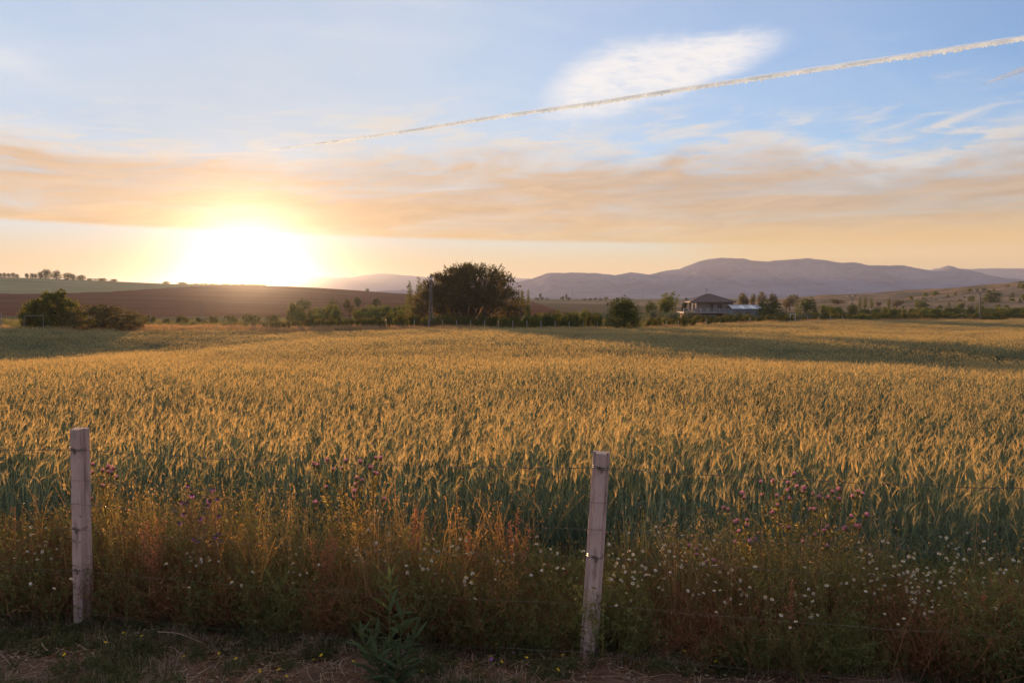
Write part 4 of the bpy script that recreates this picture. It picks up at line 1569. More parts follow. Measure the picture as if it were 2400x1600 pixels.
WIRE_Z = (1.27, 1.05, .88, .70, .40, .09)
PL = concrete_post(195, 1452, 5.66, 1.41, (.010, 0), -.08, 'upright weathered concrete fence post with a grooved side, at the left', (1.27, .70, .40))
PR = concrete_post(1379, 1548, 5.03, 1.36, (.056, -.02), -.12, 'leaning pale concrete fence post near the middle of the picture', (1.27, .70, .09))


def fence_wires():
    r = np.random.default_rng(9)
    names = ('topmost barbed wire of the fence, tied near the post tops', 'second fence wire from the top, strung through the wheat ears', 'third fence wire from the top', 'fourth fence wire from the top, just above the daisies',
             'fifth fence wire from the top, deep in the weeds', 'lowest fence wire, just above the ground')
    bpy.context.view_layer.update()
    for i, zz in enumerate(WIRE_Z):
        a = np.array(PL.matrix_world @ Vector((0, -.075, zz)))
        b = np.array(PR.matrix_world @ Vector((0, -.075, zz)))
        dv = b - a
        pts = []
        for seg, (p, q) in enumerate(((a - dv, a), (a, b), (b, b + dv))):
            t = np.linspace(0, 1, 40)[(1 if seg else 0):]
            P = p + (q - p) * t[:, None]
            P[:, 2] -= (.02 + .02 * r.random()) * 4 * t * (1 - t)
            P[:, 2] += .004 * np.sin(t * 40 + i) * r.random()
            pts.append(P)
        P = np.concatenate(pts)
        mb = MB()
        if i == 0:
            ph = np.arange(len(P)) * 1.3
            for s in (0, math.pi):
                mb.tube(P + np.c_[ph * 0, np.cos(ph + s), np.sin(ph + s)] * .002, .0012, 4)
        else:
            mb.tube(P, .0012, 4)
        if i in (0, 2):
            L = np.r_[0, np.cumsum(np.linalg.norm(np.diff(P, axis=0), axis=1))]
            for s in np.arange(.05, L[-1], .13):
                c = np.array([np.interp(s, L, P[:, q]) for q in range(3)])
                for k in range(2):
                    dr = unit(1, r)[0] * np.array([.4, 1, 1])
                    mb.tube(np.array([c - dr * .014, c + dr * .014]), [.0012, .0008], 3)
        tag(mb.obj('fence_wire', M_wire), names[i], 'fence wire', 'wires of the front fence')


fence_wires()


# ------------------------------------------------------------------ verge: brush, weeds, grass
def brush_clump(seed, h, mats, n=16, w=.0016, leaf=.012, leafn=7, spread=.10, wild=.5):
    """a plant of thin bent, branching stems carrying small withered leaves"""
    r = np.random.default_rng(seed)
    mb = MB()
    tips = []
    for s in range(2):
        m = n if s == 0 else n * 2
        if s == 0:
            a = r.random(m) * 6.283
            b = np.c_[np.cos(a), np.sin(a), np.zeros(m)] * (spread * np.sqrt(r.random(m)))[:, None]
            d = np.c_[r.normal(size=(m, 2)) * wild * .55, np.ones(m)]
            ln = h * (.55 + .5 * r.random(m))
        else:
            pick = r.integers(0, n, m)
            q = r.integers(1, 4, m)
            b = P0[pick, q]
            d = np.c_[r.normal(size=(m, 2)) * wild * 1.2, .7 * np.ones(m)]
            ln = h * (.18 + .25 * r.random(m))
        d /= np.linalg.norm(d, axis=1)[:, None]
        k = 5
        t = np.linspace(0, 1, k)
        P = b[:, None] + d[:, None] * (ln[:, None] * t[None])[..., None]
        bend = r.normal(size=(m, 3)) * wild * .5
        bend[:, 2] = -np.abs(bend[:, 2]) * .8
        P = P + bend[:, None] * (ln[:, None] * t[None] ** 2)[..., None] * .7
        P[..., 2] = np.maximum(P[..., 2], .004)
        sa = r.random(m) * 6.283
        mb.ribbons(P, (w if s == 0 else w * .75) * (1.1 - .6 * t)[None] * np.ones((m, 1)), np.c_[np.cos(sa), np.sin(sa), np.zeros(m)], 0)
        if s == 0:
            P0 = P
        kk = r.integers(1, k, (m, leafn))
        C = P[np.arange(m)[:, None], kk].reshape(-1, 3) + r.normal(size=(m * leafn, 3)) * leaf * .8
        C[:, 2] = np.maximum(C[:, 2], .006)
        A = unit(len(C), r); A[:, 2] += .25
        A /= np.linalg.norm(A, axis=1)[:, None]
        sz = leaf * (.5 + .9 * r.random(len(C)))
        mb.leaves(C, sz, sz * .35, A, perp(A, r), 1)
    return mb.mesh('brush', mats)


def strip_points(n, seed, o0, o1, x0=-5.2, x1=4.6, bias=1.0):
    """points along the fence, offset o0..o1 metres behind it (negative: towards the road)"""
    r = np.random.default_rng(seed)
    x = x0 + (x1 - x0) * r.random(n)
    return np.c_[x, fence_y(x) + o0 + (o1 - o0) * r.random(n) ** bias], r


def px_of(p):
    return 1200 + F * p[:, 0] / p[:, 1]


def build_verge():
    # brown withered brush, thick on the left
    vs = [brush_clump(600 + i, .55, [M_dry_stem, M_dry_stem], 18, .0023, .010, 3, .12, .6) for i in range(6)]
    p, r = strip_points(2100, 11, .02, .95)
    px = px_of(p)
    dens = np.interp(px, [-200, 300, 900, 1200, 1500, 2600], [1, 1, .95, .6, .4, .4])
    p = p[r.random(len(p)) < dens * np.clip((fbm(p[:, 0] * 1.9, p[:, 1] * 1.9, 3, 91) - .25) * 3.2, .2, 1)]
    scatter_in('dry_brush', p, vs, 'tangled brown withered weeds along the foot of the fence', 'dry weeds', .55, 1.05, 12, .12, lambda q: .45 + 1.05 * fbm(q[:, 0] * 1.9, q[:, 1] * 1.9, 3, 91))
    # taller seeded grasses and yellowing stalks reaching into the light
    vs = [brush_clump(620 + i, .85, [M_weed_stem, M_weed], 12, .0018, .013, 6, .10, .30) for i in range(5)]
    vs += [tuft(630 + i, 16, .9, .08, .0022, M_dry_grass, .5, 5, True, .35, .014) for i in range(2)]
    p, r = strip_points(1100, 21, .10, 1.30)
    lump = fbm(p[:, 0] * 1.1, p[:, 1] * 1.5, 3, 31)
    p = p[lump > np.interp(px_of(p), [0, 1200, 1400, 2400], [.53, .52, .52, .52])]
    scatter_in('tall_weeds', p, vs, 'tall yellow-green weeds growing through the fence before the wheat', 'weeds', .6, 1.12, 22, .06, lambda q: np.interp(px_of(q), [0, 700, 1300, 1500, 2400], [1.0, 1.0, .92, .85, .85]))
    # sere, seeded stalks on the left, in colours that carry the orange sunlight
    vs = [brush_clump(680 + i, .85, [M_sere_lit, M_sere_lit], 9, .0019, .010, 7, .09, .34) for i in range(5)]
    p, r = strip_points(210, 25, .08, 1.15, -5.2, 1.2)
    lump = fbm(p[:, 0] * 1.6, p[:, 1] * 1.5, 3, 37)
    p = p[lump > .47]
    scatter_in('sere_weeds', p, vs, 'orange-lit dry seeded stalks around the left fence post', 'dry weeds', .5, 1.2, 26, .08)
    # feathery green weeds
    vs = [brush_clump(640 + i, .50, [M_weed_stem, M_weed], 20, .0014, .011, 11, .13, .45) for i in range(6)]
    p, r = strip_points(2300, 31, .0, 1.30)
    px = px_of(p)
    dens = np.interp(px, [-200, 300, 800, 1000, 1300, 2600], [.45, .45, .55, .75, .9, .9])
    p = p[r.random(len(p)) < dens * np.clip((fbm(p[:, 0] * 1.7, p[:, 1] * 1.7, 3, 93) - .25) * 3.2, .15, 1)]
    scatter_in('green_weeds', p, vs, 'mass of feathery green weeds along the fence, thickest at the right', 'weeds', .55, 1.12, 32, .10, lambda q: .40 + 1.15 * fbm(q[:, 0] * 1.7, q[:, 1] * 1.7, 3, 93))
    # short grass of the verge
    vs = [tuft(660 + i, 34, .10, .07, .0022, M_grass if i < 3 else M_straw, .8, 4, False, .9) for i in range(6)] + [brush_clump(668 + i, .10, [M_weed_stem, M_grass], 12, .0012, .010, 8, .07, .8) for i in range(3)]
    p, r = strip_points(4800, 41, -1.5, .35)
    lump = fbm(p[:, 0] * 1.7, p[:, 1] * 2.2, 4, 33)
    p = p[lump > .45]
    scatter_in('verge_grass', p, vs, 'short sparse grass and small herbs on the bare verge', 'grass', .5, 1.3, 42, .15)
    # straw and twigs lying about
    r = np.random.default_rng(50)
    vs = []
    for i in range(5):
        m = 26
        c = np.c_[(r.random((m, 2)) - .5) * .5, .008 + .02 * r.random(m)]
        a = r.random(m) * 6.283
        ln = .03 + .12 * r.random(m) ** 2
        k = 4
        t = np.linspace(-1, 1, k)
        P = c[:, None] + np.stack([np.cos(a)[:, None] * t, np.sin(a)[:, None] * t, .12 * r.random((m, 1)) * (1 - t ** 2)[None] + .05 * r.normal(size=(m, 1)) * t[None]], 2) * ln[:, None, None]
        P[..., 1] += (r.normal(size=m) * .25)[:, None] * (ln[:, None] * (t ** 2)[None])
        mb = MB()
        mb.ribbons(P, np.full((m, k), .0016), np.c_[-np.sin(a), np.cos(a), np.zeros(m)], 0)
        C = np.c_[(r.random((40, 2)) - .5) * .5, .006 + .012 * r.random(40)]
        A = unit(40, r); A[:, 2] *= .3
        A /= np.linalg.norm(A, axis=1)[:, None]
        mb.leaves(C, .006 + .012 * r.random(40), .005, A, perp(A, r), 0)
        vs.append(mb.mesh('litter', M_straw if i < 3 else M_dry_stem))
    p, r = strip_points(560, 51, -1.4, .3)
    scatter_in('straw_litter', p, vs, 'straw, dead stems and leaf litter lying on the bare soil', 'litter', .7, 1.3, 52)


build_verge()


def copy_tree(o, parent=None):
    c = o.copy()
    COL.objects.link(c)
    c.parent = parent
    for ch in o.children:
        copy_tree(ch, c)
    return c


# ------------------------------------------------------------------ daisies
def flower_mesh(petals, r1, mat, cup=.15, seed=0, w=.32):
    r = np.random.default_rng(seed)
    a = np.arange(petals) * 2 * math.pi / petals + r.normal(size=petals) * .08
    d = np.c_[np.cos(a), np.sin(a), np.zeros(petals)]
    s = np.c_[-np.sin(a), np.cos(a), np.zeros(petals)]
    up = np.array([0, 0, 1.0])
    k = 3
    P = np.stack([d * r1 * .18, d * r1 * .65 + up * cup * r1 * .4, d * r1 * (1 + .08 * r.normal(size=(petals, 1))) - up * cup * r1 * (.3 + r.random((petals, 1)))], 1)
    mb = MB()
    mb.ribbons(P, np.array([[.5, 1.0, .55]]) * w * r1 * np.ones((petals, 1)), s)
    return mb.mesh('flower', mat)


def dome_mesh(r1, h, mat):
    mb = MB()
    rings = [(1.0, 0), (.85, .55), (.5, .9)]
    n = 7
    V = [(r1 * q * math.cos(j * 2 * math.pi / n), r1 * q * math.sin(j * 2 * math.pi / n), h * z) for q, z in rings for j in range(n)] + [(0, 0, h)]
    mb.add(V, [[i * n + j, i * n + (j + 1) % n, (i + 1) * n + (j + 1) % n, (i + 1) * n + j] for i in range(2) for j in range(n)])
    mb.f.append((np.array([[2 * n + j, 2 * n + (j + 1) % n, 3 * n] for j in range(n)]), 0))
    return mb.mesh('disc', mat, True)


ME_daisy = [flower_mesh(13, .0112, M_petal, .5, 1), flower_mesh(12, .0100, M_petal, 1.2, 2), flower_mesh(14, .0118, M_petal, .2, 3)]
ME_disc = dome_mesh(.0054, .007, M_disc)


def daisy_plant_meshes(seed):
    r = np.random.default_rng(seed)
    nst = int(r.integers(3, 7))
    mb = MB()
    tips = []
    for i in range(nst):
        a = r.random() * 6.283
        h = .34 + .22 * r.random()
        out = .05 + .12 * r.random()
        t = np.linspace(0, 1, 6)
        P = np.c_[math.cos(a) * out * t ** 1.6, math.sin(a) * out * t ** 1.6, h * t]
        mb.tube(P, .0018 * (1.2 - .5 * t), 3)
        m = 26
        C = P[r.integers(1, 5, m)] + r.normal(size=(m, 3)) * .016
        A = unit(m, r)
        mb.leaves(C, .013, .0025, A, perp(A, r))
        tips.append((P[-1], (math.cos(a) * .35 + r.normal() * .25, math.sin(a) * .35 - .25 + r.normal() * .25)))
    return mb.mesh('stem', M_weed_stem), tips


DAISY = [daisy_plant_meshes(700 + i) for i in range(7)]


def daisy_plant(x, y, s, i, label, group):
    stem, tips = DAISY[i % 7]
    t = thing('daisy_plant', label, 'flower', (x, y, near_z(x, y)), (i * 2.4) % 6.283, group)
    t.scale = (s, s, s)
    obj('stem', stem, t)
    for k, (p, tl) in enumerate(tips):
        f = obj('flower', ME_daisy[(i + k) % 3], t)
        f.location = p
        f.rotation_euler = (tl[1], tl[0], k)
        d = obj('disc', ME_disc, f)
        d.location = (0, 0, .001)


def daisies():
    """picture positions of the flower drifts"""
    r = np.random.default_rng(71)
    i = 0
    drifts = ((5, 40, 160, 5.75, 'white daisies left of the grooved fence post, in the warm light'), (6, 380, 640, 5.7, 'white daisies in the brown weeds right of the grooved post'),
              (12, 640, 1000, 5.75, 'white daisies in the weeds behind the green leafy shoot'), (18, 1010, 1360, 5.6, 'white daisies left of the leaning fence post'),
              (30, 1420, 1720, 5.55, 'white daisies in the drift just right of the leaning fence post'), (8, 1740, 1960, 5.0, 'white daisies below the big pink thistle'),
              (40, 1990, 2380, 5.35, 'white daisies in the dense drift towards the right picture edge'))
    for n, a, b, d0, lab in drifts:
        for k in range(n):
            px = a + (b - a) * r.random()
            d = d0 + .28 * r.normal()
            x = (px - 1200) / F * d
            daisy_plant(x, d, .85 + .35 * r.random(), i, lab.replace('white daisies', 'white daisy plant with yellow centres'), lab)
            i += 1


daisies()


# ------------------------------------------------------------------ small yellow and violet flowers on the verge
ME_small_y = flower_mesh(8, .011, M_yellow, .2, 5, .42)
ME_small_v = flower_mesh(6, .012, M_violet, .2, 6, .45)


def verge_flowers():
    r = np.random.default_rng(81)
    for i, (px, py) in enumerate(((500, 1530), (315, 1505), (985, 1572), (540, 1560), (595, 1575), (745, 1538), (635, 1570), (655, 1590), (720, 1550), (815, 1545), (1160, 1515), (1145, 1538), (1175, 1565), (1318, 1555), (1610, 1540),
                                   (1240, 1545), (130, 1540), (1690, 1550), (225, 1515), (1700, 1535), (905, 1585), (410, 1555), (265, 1490), (910, 1480), (1310, 1590))):
        d = CZ / math.tan(math.radians(3.22) + math.atan((py - 800) / F)) * .97
        x = (px - 1200) / F * d
        t = thing('yellow_flower', 'small yellow flower low on the bare verge', 'flower', (x, d, near_z(x, d)), r.random() * 6, 'yellow flowers on the verge')
        h = .07 + .05 * r.random()
        mb = MB(); mb.tube(np.array([[0, 0, 0], [.008, 0, h * .6], [.012, .004, h]]), .0014, 3); mb.obj('stem', M_weed_stem, t)
        o = obj('flower', ME_small_y, t); o.location = (.012, .004, h); o.rotation_euler = (-.5 + .3 * r.normal(), .3 * r.normal(), 0)
        q = obj('disc', ME_disc, o); q.scale = (.7, .7, .7)
    for px, py in ((1200, 1540), (1155, 1560), (1098, 1482)):
        d = CZ / math.tan(math.radians(3.22) + math.atan((py - 800) / F)) * .97
        x = (px - 1200) / F * d
        t = thing('violet_flower', 'small violet flower on the verge between the leafy shoot and the leaning post', 'flower', (x, d, near_z(x, d)), r.random() * 6, 'violet flowers on the verge')
        mb = MB(); mb.tube(np.array([[0, 0, 0], [.008, 0, .05], [.012, .004, .09]]), .0014, 3); mb.obj('stem', M_weed_stem, t)
        o = obj('flower', ME_small_v, t); o.location = (.012, .004, .09); o.rotation_euler = (-.6, .2, 0)


verge_flowers()


# ------------------------------------------------------------------ thistles
def thistle_head_meshes():
    mb = MB()
    n = 8
    prof = [(.003, 0), (.010, .004), (.0125, .011), (.010, .018), (.0075, .022)]
    V = [(r_ * math.cos(j * 2 * math.pi / n), r_ * math.sin(j * 2 * math.pi / n), z) for r_, z in prof for j in range(n)]
    mb.add(V, [[i * n + j, i * n + (j + 1) % n, (i + 1) * n + (j + 1) % n, (i + 1) * n + j] for i in range(len(prof) - 1) for j in range(n)])
    r = np.random.default_rng(3)
    m = 26
    a = r.random(m) * 6.283
    z = .004 + .015 * r.random(m)
    c = np.c_[.011 * np.cos(a), .011 * np.sin(a), z]
    d = np.c_[np.cos(a), np.sin(a), .5 + 0 * a]
    s = np.c_[-np.sin(a), np.cos(a), 0 * a] * .0016
    mb.tris(c - s, c + s, c + d * .009)
    bulb = mb.mesh('flower_head', M_bulb)
    mb = MB()
    m = 60
    a = r.random(m) * 6.283
    q = np.sqrt(r.random(m))
    c = np.c_[.006 * q * np.cos(a), .006 * q * np.sin(a), .019 + 0 * a]
    tip = np.c_[.019 * q * np.cos(a), .019 * q * np.sin(a), .034 + .008 * r.random(m) - .008 * q]
    s = np.c_[-np.sin(a), np.cos(a), 0 * a] * .0021
    mb.tris(c, tip - s, tip + s)
    return bulb, mb.mesh('tuft', M_pink), mb


ME_bulb, ME_tuft, _ = thistle_head_meshes()
M_thistle = foliage('thistle_stem', (0.17, 0.17, 0.06), (0.30, 0.26, 0.10), 0.4, (0.62, 0.42, 0.10), 0.1)


def thistle(px, d, heads, seed, label, h=1.0, tuft_me=None, stem_mat=None, wid=1.0):
    """branching thistle; heads are picture points its branches end in"""
    x = (px - 1200) / F * d
    z0 = near_z(x, d)
    t = thing('thistle', label, 'thistle', (x, d, z0))
    r = np.random.default_rng(seed)
    mb = MB()
    th = math.radians(3.22)
    tips = []
    for (hx, hy) in heads:
        dd = d + .14 * r.normal() * wid
        v = pix_dir(hx, hy)
        p = v * (dd / v.y)
        tips.append(Vector((p.x - x, p.y - d, CZ + p.z - z0)))
    nst = max(2, len(heads) // 5)
    stems = []
    tx = sorted(tips, key=lambda q: q.x)
    for i in range(nst):
        grp = tx[i * len(tx) // nst:(i + 1) * len(tx) // nst]
        c = sum(grp, Vector()) / len(grp)
        b = np.array([c.x * .18 + .03 * r.normal(), c.y * .3 + .03 * r.normal(), 0])
        e = np.array([c.x * .92, c.y, max(g_.z for g_ in grp) * .80])
        tt = np.linspace(0, 1, 8)[:, None]
        P = b + (e - b) * tt + np.array([(c.x) * .12, 0, 0]) * (tt ** 2 - tt) + r.normal(size=(8, 3)) * .006
        mb.tube(P, .0070 * (1.25 - .75 * tt[:, 0]), 5)
        m = 90
        kk = r.random(m) * 6.9
        i0 = kk.astype(int)
        C = P[i0] + (P[i0 + 1] - P[i0]) * (kk - i0)[:, None]
        A = unit(m, r); A[:, 2] = np.abs(A[:, 2]) * .6 + .1
        A /= np.linalg.norm(A, axis=1)[:, None]
        ln = .020 + .028 * r.random(m) * (1.2 - kk / 7)
        mb.leaves(C + A * ln[:, None] * .8, ln, ln * .22, A, perp(A, r))
        for q in grp:
            tip = np.array(q)
            f = np.clip((q.z - .16 - .12 * r.random()) / e[2], .25, 1.0)
            s0 = np.array([np.interp(f, tt[:, 0], P[:, cc]) for cc in range(3)])
            u = np.linspace(0, 1, 5)[:, None]
            B = s0 + (tip - s0) * u + np.array([(tip - s0)[0] * .3, 0, -.03]) * np.sin(u * math.pi) * .5
            mb.tube(B, .0040 * (1.2 - .5 * u[:, 0]), 4)
            m = 12
            C = B[r.integers(0, 5, m)] + r.normal(size=(m, 3)) * .008
            A = unit(m, r)
            mb.leaves(C, .016, .0035, A, perp(A, r))
    mb.obj('stem', stem_mat or M_thistle, t)
    for q in tips:
        b = obj('flower_head', ME_bulb, t)
        b.location = q
        s = .8 + .4 * r.random()
        b.scale = (s, s, s)
        b.rotation_euler = (.35 * r.normal() + .15, .35 * r.normal(), r.random() * 6)
        obj('tuft', tuft_me or ME_tuft, b)
    return t


def spread(n, x0, x1, y0, y1, seed, top=None):
    r = np.random.default_rng(seed)
    return [(x0 + (x1 - x0) * r.random(), y0 + (y1 - y0) * r.random() ** 1.3) for _ in range(n)]


thistle(832, 5.85, [(770, 1080), (735, 1093), (745, 1097), (778, 1105), (812, 1086), (845, 1087), (805, 1100), (866, 1100), (893, 1079), (880, 1078), (875, 1113), (883, 1119), (836, 1127), (767, 1145), (832, 1142), (840, 1150), (800, 1156), (832, 1160),
                    (826, 1172), (737, 1186), (745, 1180), (896, 1177), (850, 1132)], 201, 'tall thistle with pink heads in the middle, behind the green leafy shoot')
thistle(1868, 5.35, [(1782, 1134), (1860, 1120), (1818, 1133), (1848, 1138), (1872, 1148), (1886, 1150), (1906, 1163), (1918, 1172), (1938, 1174), (1950, 1160), (1972, 1152), (1966, 1176), (2003, 1170), (2012, 1158), (2018, 1162), (1790, 1166),
                     (1735, 1165), (1742, 1172), (1700, 1196), (1708, 1200), (1820, 1168), (1835, 1172), (1845, 1175), (1825, 1190), (1855, 1152), (1880, 1158), (1912, 1200), (1903, 1198), (1720, 1232), (1728, 1228), (1745, 1236), (1752, 1224),
                     (1715, 1258), (1735, 1252), (1756, 1278), (1768, 1270), (1722, 1276), (1830, 1236), (1838, 1240), (1850, 1242), (1995, 1216), (2002, 1240), (2014, 1240), (2026, 1212), (1945, 1240), (1935, 1250), (1985, 1242), (1815, 1209), (1905, 1258),
                     (1886, 1274), (1612, 1285), (1634, 1292), (1632, 1306), (1660, 1322), (1672, 1322), (1940, 1285)], 202, 'broad thistle clump with many pink heads right of the leaning post', 1.0, None, None, 1.5)
thistle(245, 5.85, [(216, 1094), (250, 1099), (240, 1108), (254, 1110), (262, 1114), (275, 1124), (218, 1112), (238, 1144), (217, 1173), (268, 1100)], 203, 'thistle with pink heads just right of the grooved fence post')
ME_vtuft = flower_mesh(7, .016, M_violet, .4, 8, .45)
thistle(470, 5.75, [(440, 1138), (500, 1147), (496, 1150), (425, 1176), (436, 1178), (428, 1180), (490, 1174), (510, 1170), (422, 1226), (455, 1262), (462, 1270), (505, 1258), (515, 1250), (495, 1272), (518, 1270), (502, 1262), (488, 1186), (470, 1215), (512, 1210), (450, 1160), (480, 1240), (430, 1205)],
        204, 'bushy weed with violet flowers in the warm light right of the grooved post', 1.0, ME_vtuft, M_dry_grass)


# ------------------------------------------------------------------ dock plants with rusty seed spikes
def dock(px, d, py, seed, label, n=7, wide=.16):
    x = (px - 1200) / F * d
    z0 = near_z(x, d)
    h = ztop(py, d) - z0
    t = thing('dock_plant', label, 'weed', (x, d, z0))
    r = np.random.default_rng(seed)
    mb = MB()
    for i in range(n):
        a = r.random() * 6.283
        o = wide * (.2 + .8 * r.random())
        hh = h * (.78 + .22 * r.random())
        tt = np.linspace(0, 1, 6)[:, None]
        P = np.c_[np.cos(a) * o * tt ** 1.4, np.sin(a) * o * tt ** 1.4, hh * tt]
        mb.tube(P, .002 * (1.3 - .6 * tt[:, 0]), 3)
        sb = MB()
        m = 110
        q = .58 + .42 * r.random(m)
        C = np.c_[np.interp(q, tt[:, 0], P[:, 0]), np.interp(q, tt[:, 0], P[:, 1]), np.interp(q, tt[:, 0], P[:, 2])] + r.normal(size=(m, 3)) * .011 * (1.3 - q)[:, None] * 2
        A = unit(m, r)
        sb.leaves(C, .007, .005, A, perp(A, r))
        sb.obj('seed_spike', M_dock, t)
    mb.obj('stem', M_dock, t)


for i, (px, d, py, lab) in enumerate(((960, 5.75, 1195, 'rusty dock plant with drooping seed spikes behind the leafy shoot'), (1205, 5.9, 1205, 'pinkish feathery seed plant left of the leaning post'),
                                      (1085, 5.8, 1245, 'small rusty seed plant between two larger ones'), (750, 5.6, 1255, 'orange seed spikes below the middle thistle'),
                                      (350, 5.6, 1200, 'rusty seed stalks right of the grooved fence post'), (1860, 4.95, 1330, 'small pale orange seed tuft under the broad thistle'), (2325, 4.85, 1375, 'small orange seed tuft near the right picture edge'))):
    dock(px, d, py, 900 + i, lab, 6 if i < 5 else 1, .15 if i < 5 else .03)


# ------------------------------------------------------------------ leafy shoot in front
def leaf_mesh():
    L, k = 1.0, 6
    t = np.linspace(0, 1, k)
    w = np.array([.02, .06, .085, .08, .05, .004])
    V, n = [], 3
    for i in range(k):
        z = -.16 * t[i] ** 2
        V += [(t[i], -w[i], z + w[i] * .35), (t[i], 0, z), (t[i], w[i], z + w[i] * .35)]
    fs = [[i * 3 + j, i * 3 + j + 1, (i + 1) * 3 + j + 1, (i + 1) * 3 + j] for i in range(k - 1) for j in range(2)]
    mb = MB()
    mb.add(V, fs)
    return mb.mesh('leaf', M_oleander, True)


def leafy_shoot():
    d = 4.62
    x = (905 - 1200) / F * d
    z0 = near_z(x, d)
    t = thing('leafy_shoot', 'young shrub with long narrow green leaves at the bottom of the picture', 'shrub', (x, d, z0 - .01))
    r = np.random.default_rng(19)
    me = leaf_mesh()
    mb = MB()
    shoots = [((0, 0), (.00, .05), .70, 30), ((-.03, 0), (-.15, .0), .40, 18), ((.03, 0), (.13, .02), .38, 18), ((.0, -.03), (-.06, -.10), .33, 16), ((.01, -.03), (.07, -.12), .30, 16), ((.02, .03), (.05, .10), .45, 16), ((-.02, .03), (-.09, .08), .36, 14)]
    for (b, o, h, n) in shoots:
        tt = np.linspace(0, 1, 8)
        P = np.c_[b[0] + o[0] * tt ** 1.2, b[1] + o[1] * tt ** 1.2, h * tt]
        mb.tube(P, .005 * (1.2 - .8 * tt), 5)
        for i in range(n):
            q = .16 + .84 * (i + .5) / n
            p = [np.interp(q, tt, P[:, c]) for c in range(3)]
            lf = obj('leaf', me, t)
            lf.location = p
            s = (.150 + .045 * r.random()) * (.72 + .5 * math.sin(q * math.pi)) * (1.0 if h > .5 else .85)
            lf.scale = (s, s * (1 + .2 * r.normal() * .5), s)
            pitch = -(.35 + .75 * q ** 2 + .18 * r.normal())
            lf.rotation_euler = (.35 * r.normal(), pitch, i * 2.399 + .3 * r.normal())
    mb.obj('stem', M_weed_stem, t)


leafy_shoot()

# loose dead stalks leaning out of the brush
for i, (x0, y0, x1, y1, lab) in enumerate(((705, 1475, 870, 1375, 'reddish bent dead stalk leaning left of the leafy shoot'), (428, 1366, 500, 1440, 'pale curved dead stalk in the brown weeds'), (370, 1480, 500, 1520, 'pale straw stalk lying on the bare soil'),
                                          (1790, 1560, 1880, 1480, 'dry twisted stalk under the broad thistle'))):
    dA = CZ / math.tan(math.radians(3.22) + math.atan((max(y0, y1) - 800) / F))
    a, b = pix_dir(x0, y0), pix_dir(x1, y1)
    a, b = a * (dA / a.y), b * ((dA + .05) / b.y)
    tt = np.linspace(0, 1, 10)[:, None]
    P = np.array(a) + (np.array(b) - np.array(a)) * tt + np.array([0, 0, CZ]) + np.array([0, -.03, .05]) * np.sin(tt * math.pi)
    mb = MB(); mb.tube(P, .003 * (1.3 - .8 * tt[:, 0]), 5)
    tag(mb.obj('dead_stalk', M_straw if i in (1, 2) else M_dry_stem), lab, 'dead stalk', 'dead stalks on the verge')


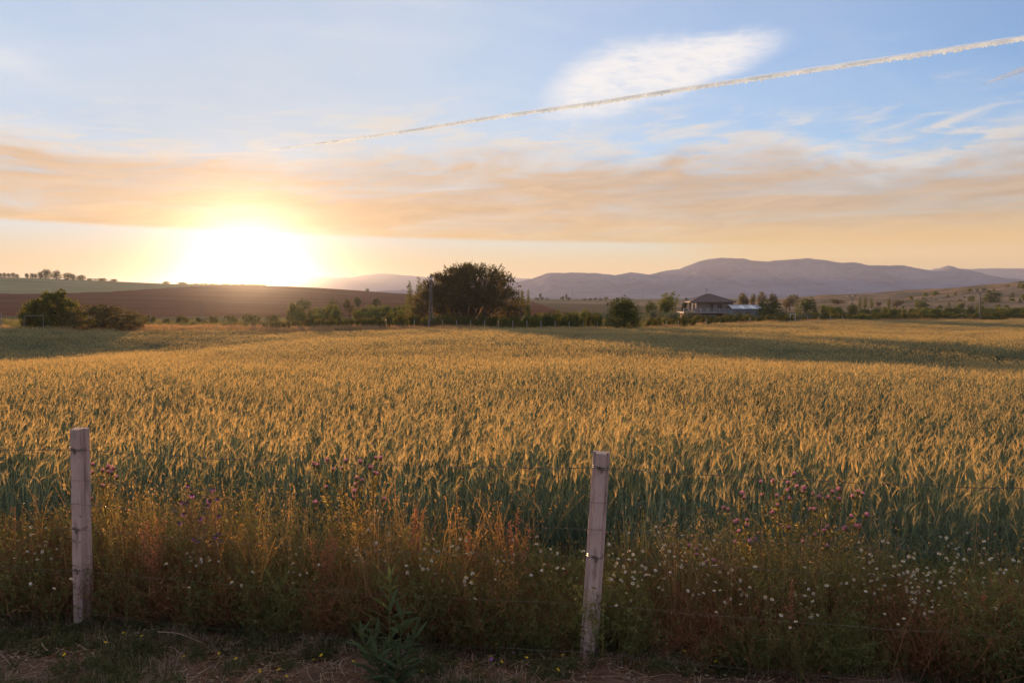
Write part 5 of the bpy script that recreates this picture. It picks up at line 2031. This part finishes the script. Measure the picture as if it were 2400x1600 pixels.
# ------------------------------------------------------------------ contrail
def contrail():
    alt = 9000.0
    def sp(px, py):
        v = pix_dir(px, py)
        return np.array(v * (alt / v.z))
    a, b = sp(632, 352), sp(2520, 72)
    mid = sp(1400, 243)
    r = np.random.default_rng(4)
    n = 560
    u = np.linspace(0, 1, n) ** 1.0
    # travel along the picture, then lift onto the flight level
    pxs = 632 + (2520 - 632) * u
    pys = np.interp(pxs, [632, 900, 1170, 1400, 1600, 1870, 2100, 2330, 2520], [352, 316, 273, 241, 209, 169, 136, 100, 72])
    P = np.array([sp(x_, y_) for x_, y_ in zip(pxs, pys)])
    for k in range(3):
        P[1:-1] = (P[:-2] + P[1:-1] + P[2:]) / 3
    wpx = np.interp(pxs, [632, 800, 1100, 1500, 2400], [1.8, 5.2, 7.0, 8.2, 8.2])
    R = wpx / F * np.linalg.norm(P, axis=1) * .5
    mb = MB()
    ph = np.arange(n)
    sides = 10
    an = np.arange(sides) * 2 * math.pi / sides
    T = np.gradient(P, axis=0); T /= np.linalg.norm(T, axis=1)[:, None]
    up = np.array([0, 0, 1.0]); A = np.cross(T, up); A /= np.linalg.norm(A, axis=1)[:, None]
    B = np.cross(A, T)
    lump = 1 + .22 * (r.random((n, sides)) - .5)
    V = P[:, None] + (R[:, None] * lump)[..., None] * (A[:, None] * np.cos(an)[None, :, None] + B[:, None] * np.sin(an)[None, :, None] * .8)
    mb.add(V.reshape(-1, 3), [[i * sides + j, i * sides + (j + 1) % sides, (i + 1) * sides + (j + 1) % sides, (i + 1) * sides + j] for i in range(n - 1) for j in range(sides)])
    body = mb.obj('contrail', M_cloud, smooth=True)
    mb = MB()
    V = P[:, None] + (R[:, None] * 1.4 * (1 + .35 * (lump - 1)))[..., None] * (A[:, None] * np.cos(an)[None, :, None] + B[:, None] * np.sin(an)[None, :, None])
    mb.add(V.reshape(-1, 3), [[i * sides + j, i * sides + (j + 1) % sides, (i + 1) * sides + (j + 1) % sides, (i + 1) * sides + j] for i in range(n - 1) for j in range(sides)])
    mb.obj('vapour_veil', M_thin_cloud, body, True)
    # hanging curls
    tag(body, 'long white contrail with scalloped lower edge rising across the sky', 'contrail')
    mb = MB()
    x_ = 800.0
    while x_ < 2500:
        i = int((x_ - 632) / (2520 - 632) * (n - 1))
        rr = R[i] * (.35 + .5 * r.random()) * np.interp(x_, [800, 1200], [.4, 1])
        c = P[i] - B[i] * R[i] * (.75 + .35 * r.random()) + T[i] * R[i] * .3 * r.normal()
        m, q = 7, 5
        Vv = []
        for k in range(q):
            tz = k / (q - 1)
            rad = rr * math.sqrt(max(0.0, 1 - .92 * tz * tz)) * (1 if k < q - 1 else .35)
            for j in range(m):
                a_ = j * 2 * math.pi / m
                Vv.append(c + T[i] * rad * math.cos(a_) + A[i] * rad * math.sin(a_) - B[i] * rr * 1.35 * tz)
        mb.add(Vv, [[k * m + j, k * m + (j + 1) % m, (k + 1) * m + (j + 1) % m, (k + 1) * m + j] for k in range(q - 1) for j in range(m)])
        x_ += 10 + 9 * r.random() + (14 if r.random() < .06 else 0)
    o = mb.obj('vapour_curls', M_cloud, body, True)
    o['kind'] = 'stuff'


def cloud_material(name='vapour', lo=.04, hi=.34):
    m = material(name)
    d = bsdf('ShaderNodeBsdfDiffuse', (.72, .86, 1.0))
    t = bsdf('ShaderNodeBsdfTranslucent', (.72, .86, 1.0))
    tr = bsdf('ShaderNodeBsdfTransparent', (1, 1, 1))
    s = mix_shader(.6, d, t)
    nz = n_noise(world_pos(), .0010, 4.0, .6)
    out_surface(mix_shader(n_smooth(nz, .3, .7, lo, hi), s, tr))
    return m


M_cloud = cloud_material()
M_thin_cloud = cloud_material('thin_vapour', .62, .85)
contrail()


def faint_streak():
    r = np.random.default_rng(41)
    n = 60
    pxs = np.linspace(2300, 2520, n)
    pys = np.linspace(199, 118, n)
    P = np.array([list(pix_dir(a, b) * (8200.0 / pix_dir(a, b).z)) for a, b in zip(pxs, pys)])
    R = np.interp(pxs, [2300, 2350, 2430, 2520], [.5, 8.0, 13.0, 14.0]) / F * np.linalg.norm(P, axis=1) * .5 
    mb = MB()
    mb.tube(P, R, 9)
    tag(mb.obj('contrail', M_thin_cloud, smooth=True), 'short faint white streak at the right edge of the sky', 'contrail')


faint_streak()


# ------------------------------------------------------------------ the air
HAZE = 4.6e-6


def haze():
    mb = MB()
    z0, z1 = -14.0, 190.0
    mb.box((0, 8000, (z0 + z1) / 2), (70000, 70000, z1 - z0))
    m = material('haze_air')
    def air(col, dens, g_):
        pv = S.node('ShaderNodeVolumePrincipled')
        pv.inputs['Color'].default_value = (*col, 1)
        pv.inputs['Density'].default_value = dens
        pv.inputs['Anisotropy'].default_value = g_
        return pv
    add = S.node('ShaderNodeAddShader')
    S.nt.links.new(air((0.98, 0.86, 0.70), HAZE, 0.94).outputs[0], add.inputs[0])       # dust
    S.nt.links.new(air((0.76, 0.83, 1.0), HAZE * 26.5, 0.1).outputs[0], add.inputs[1])  # clear air
    pv = add
    o = S.node('ShaderNodeOutputMaterial')
    S.nt.links.new(pv.outputs[0], o.inputs['Volume'])
    ob = mb.obj('haze', m)
    ob['kind'] = 'stuff'


haze()
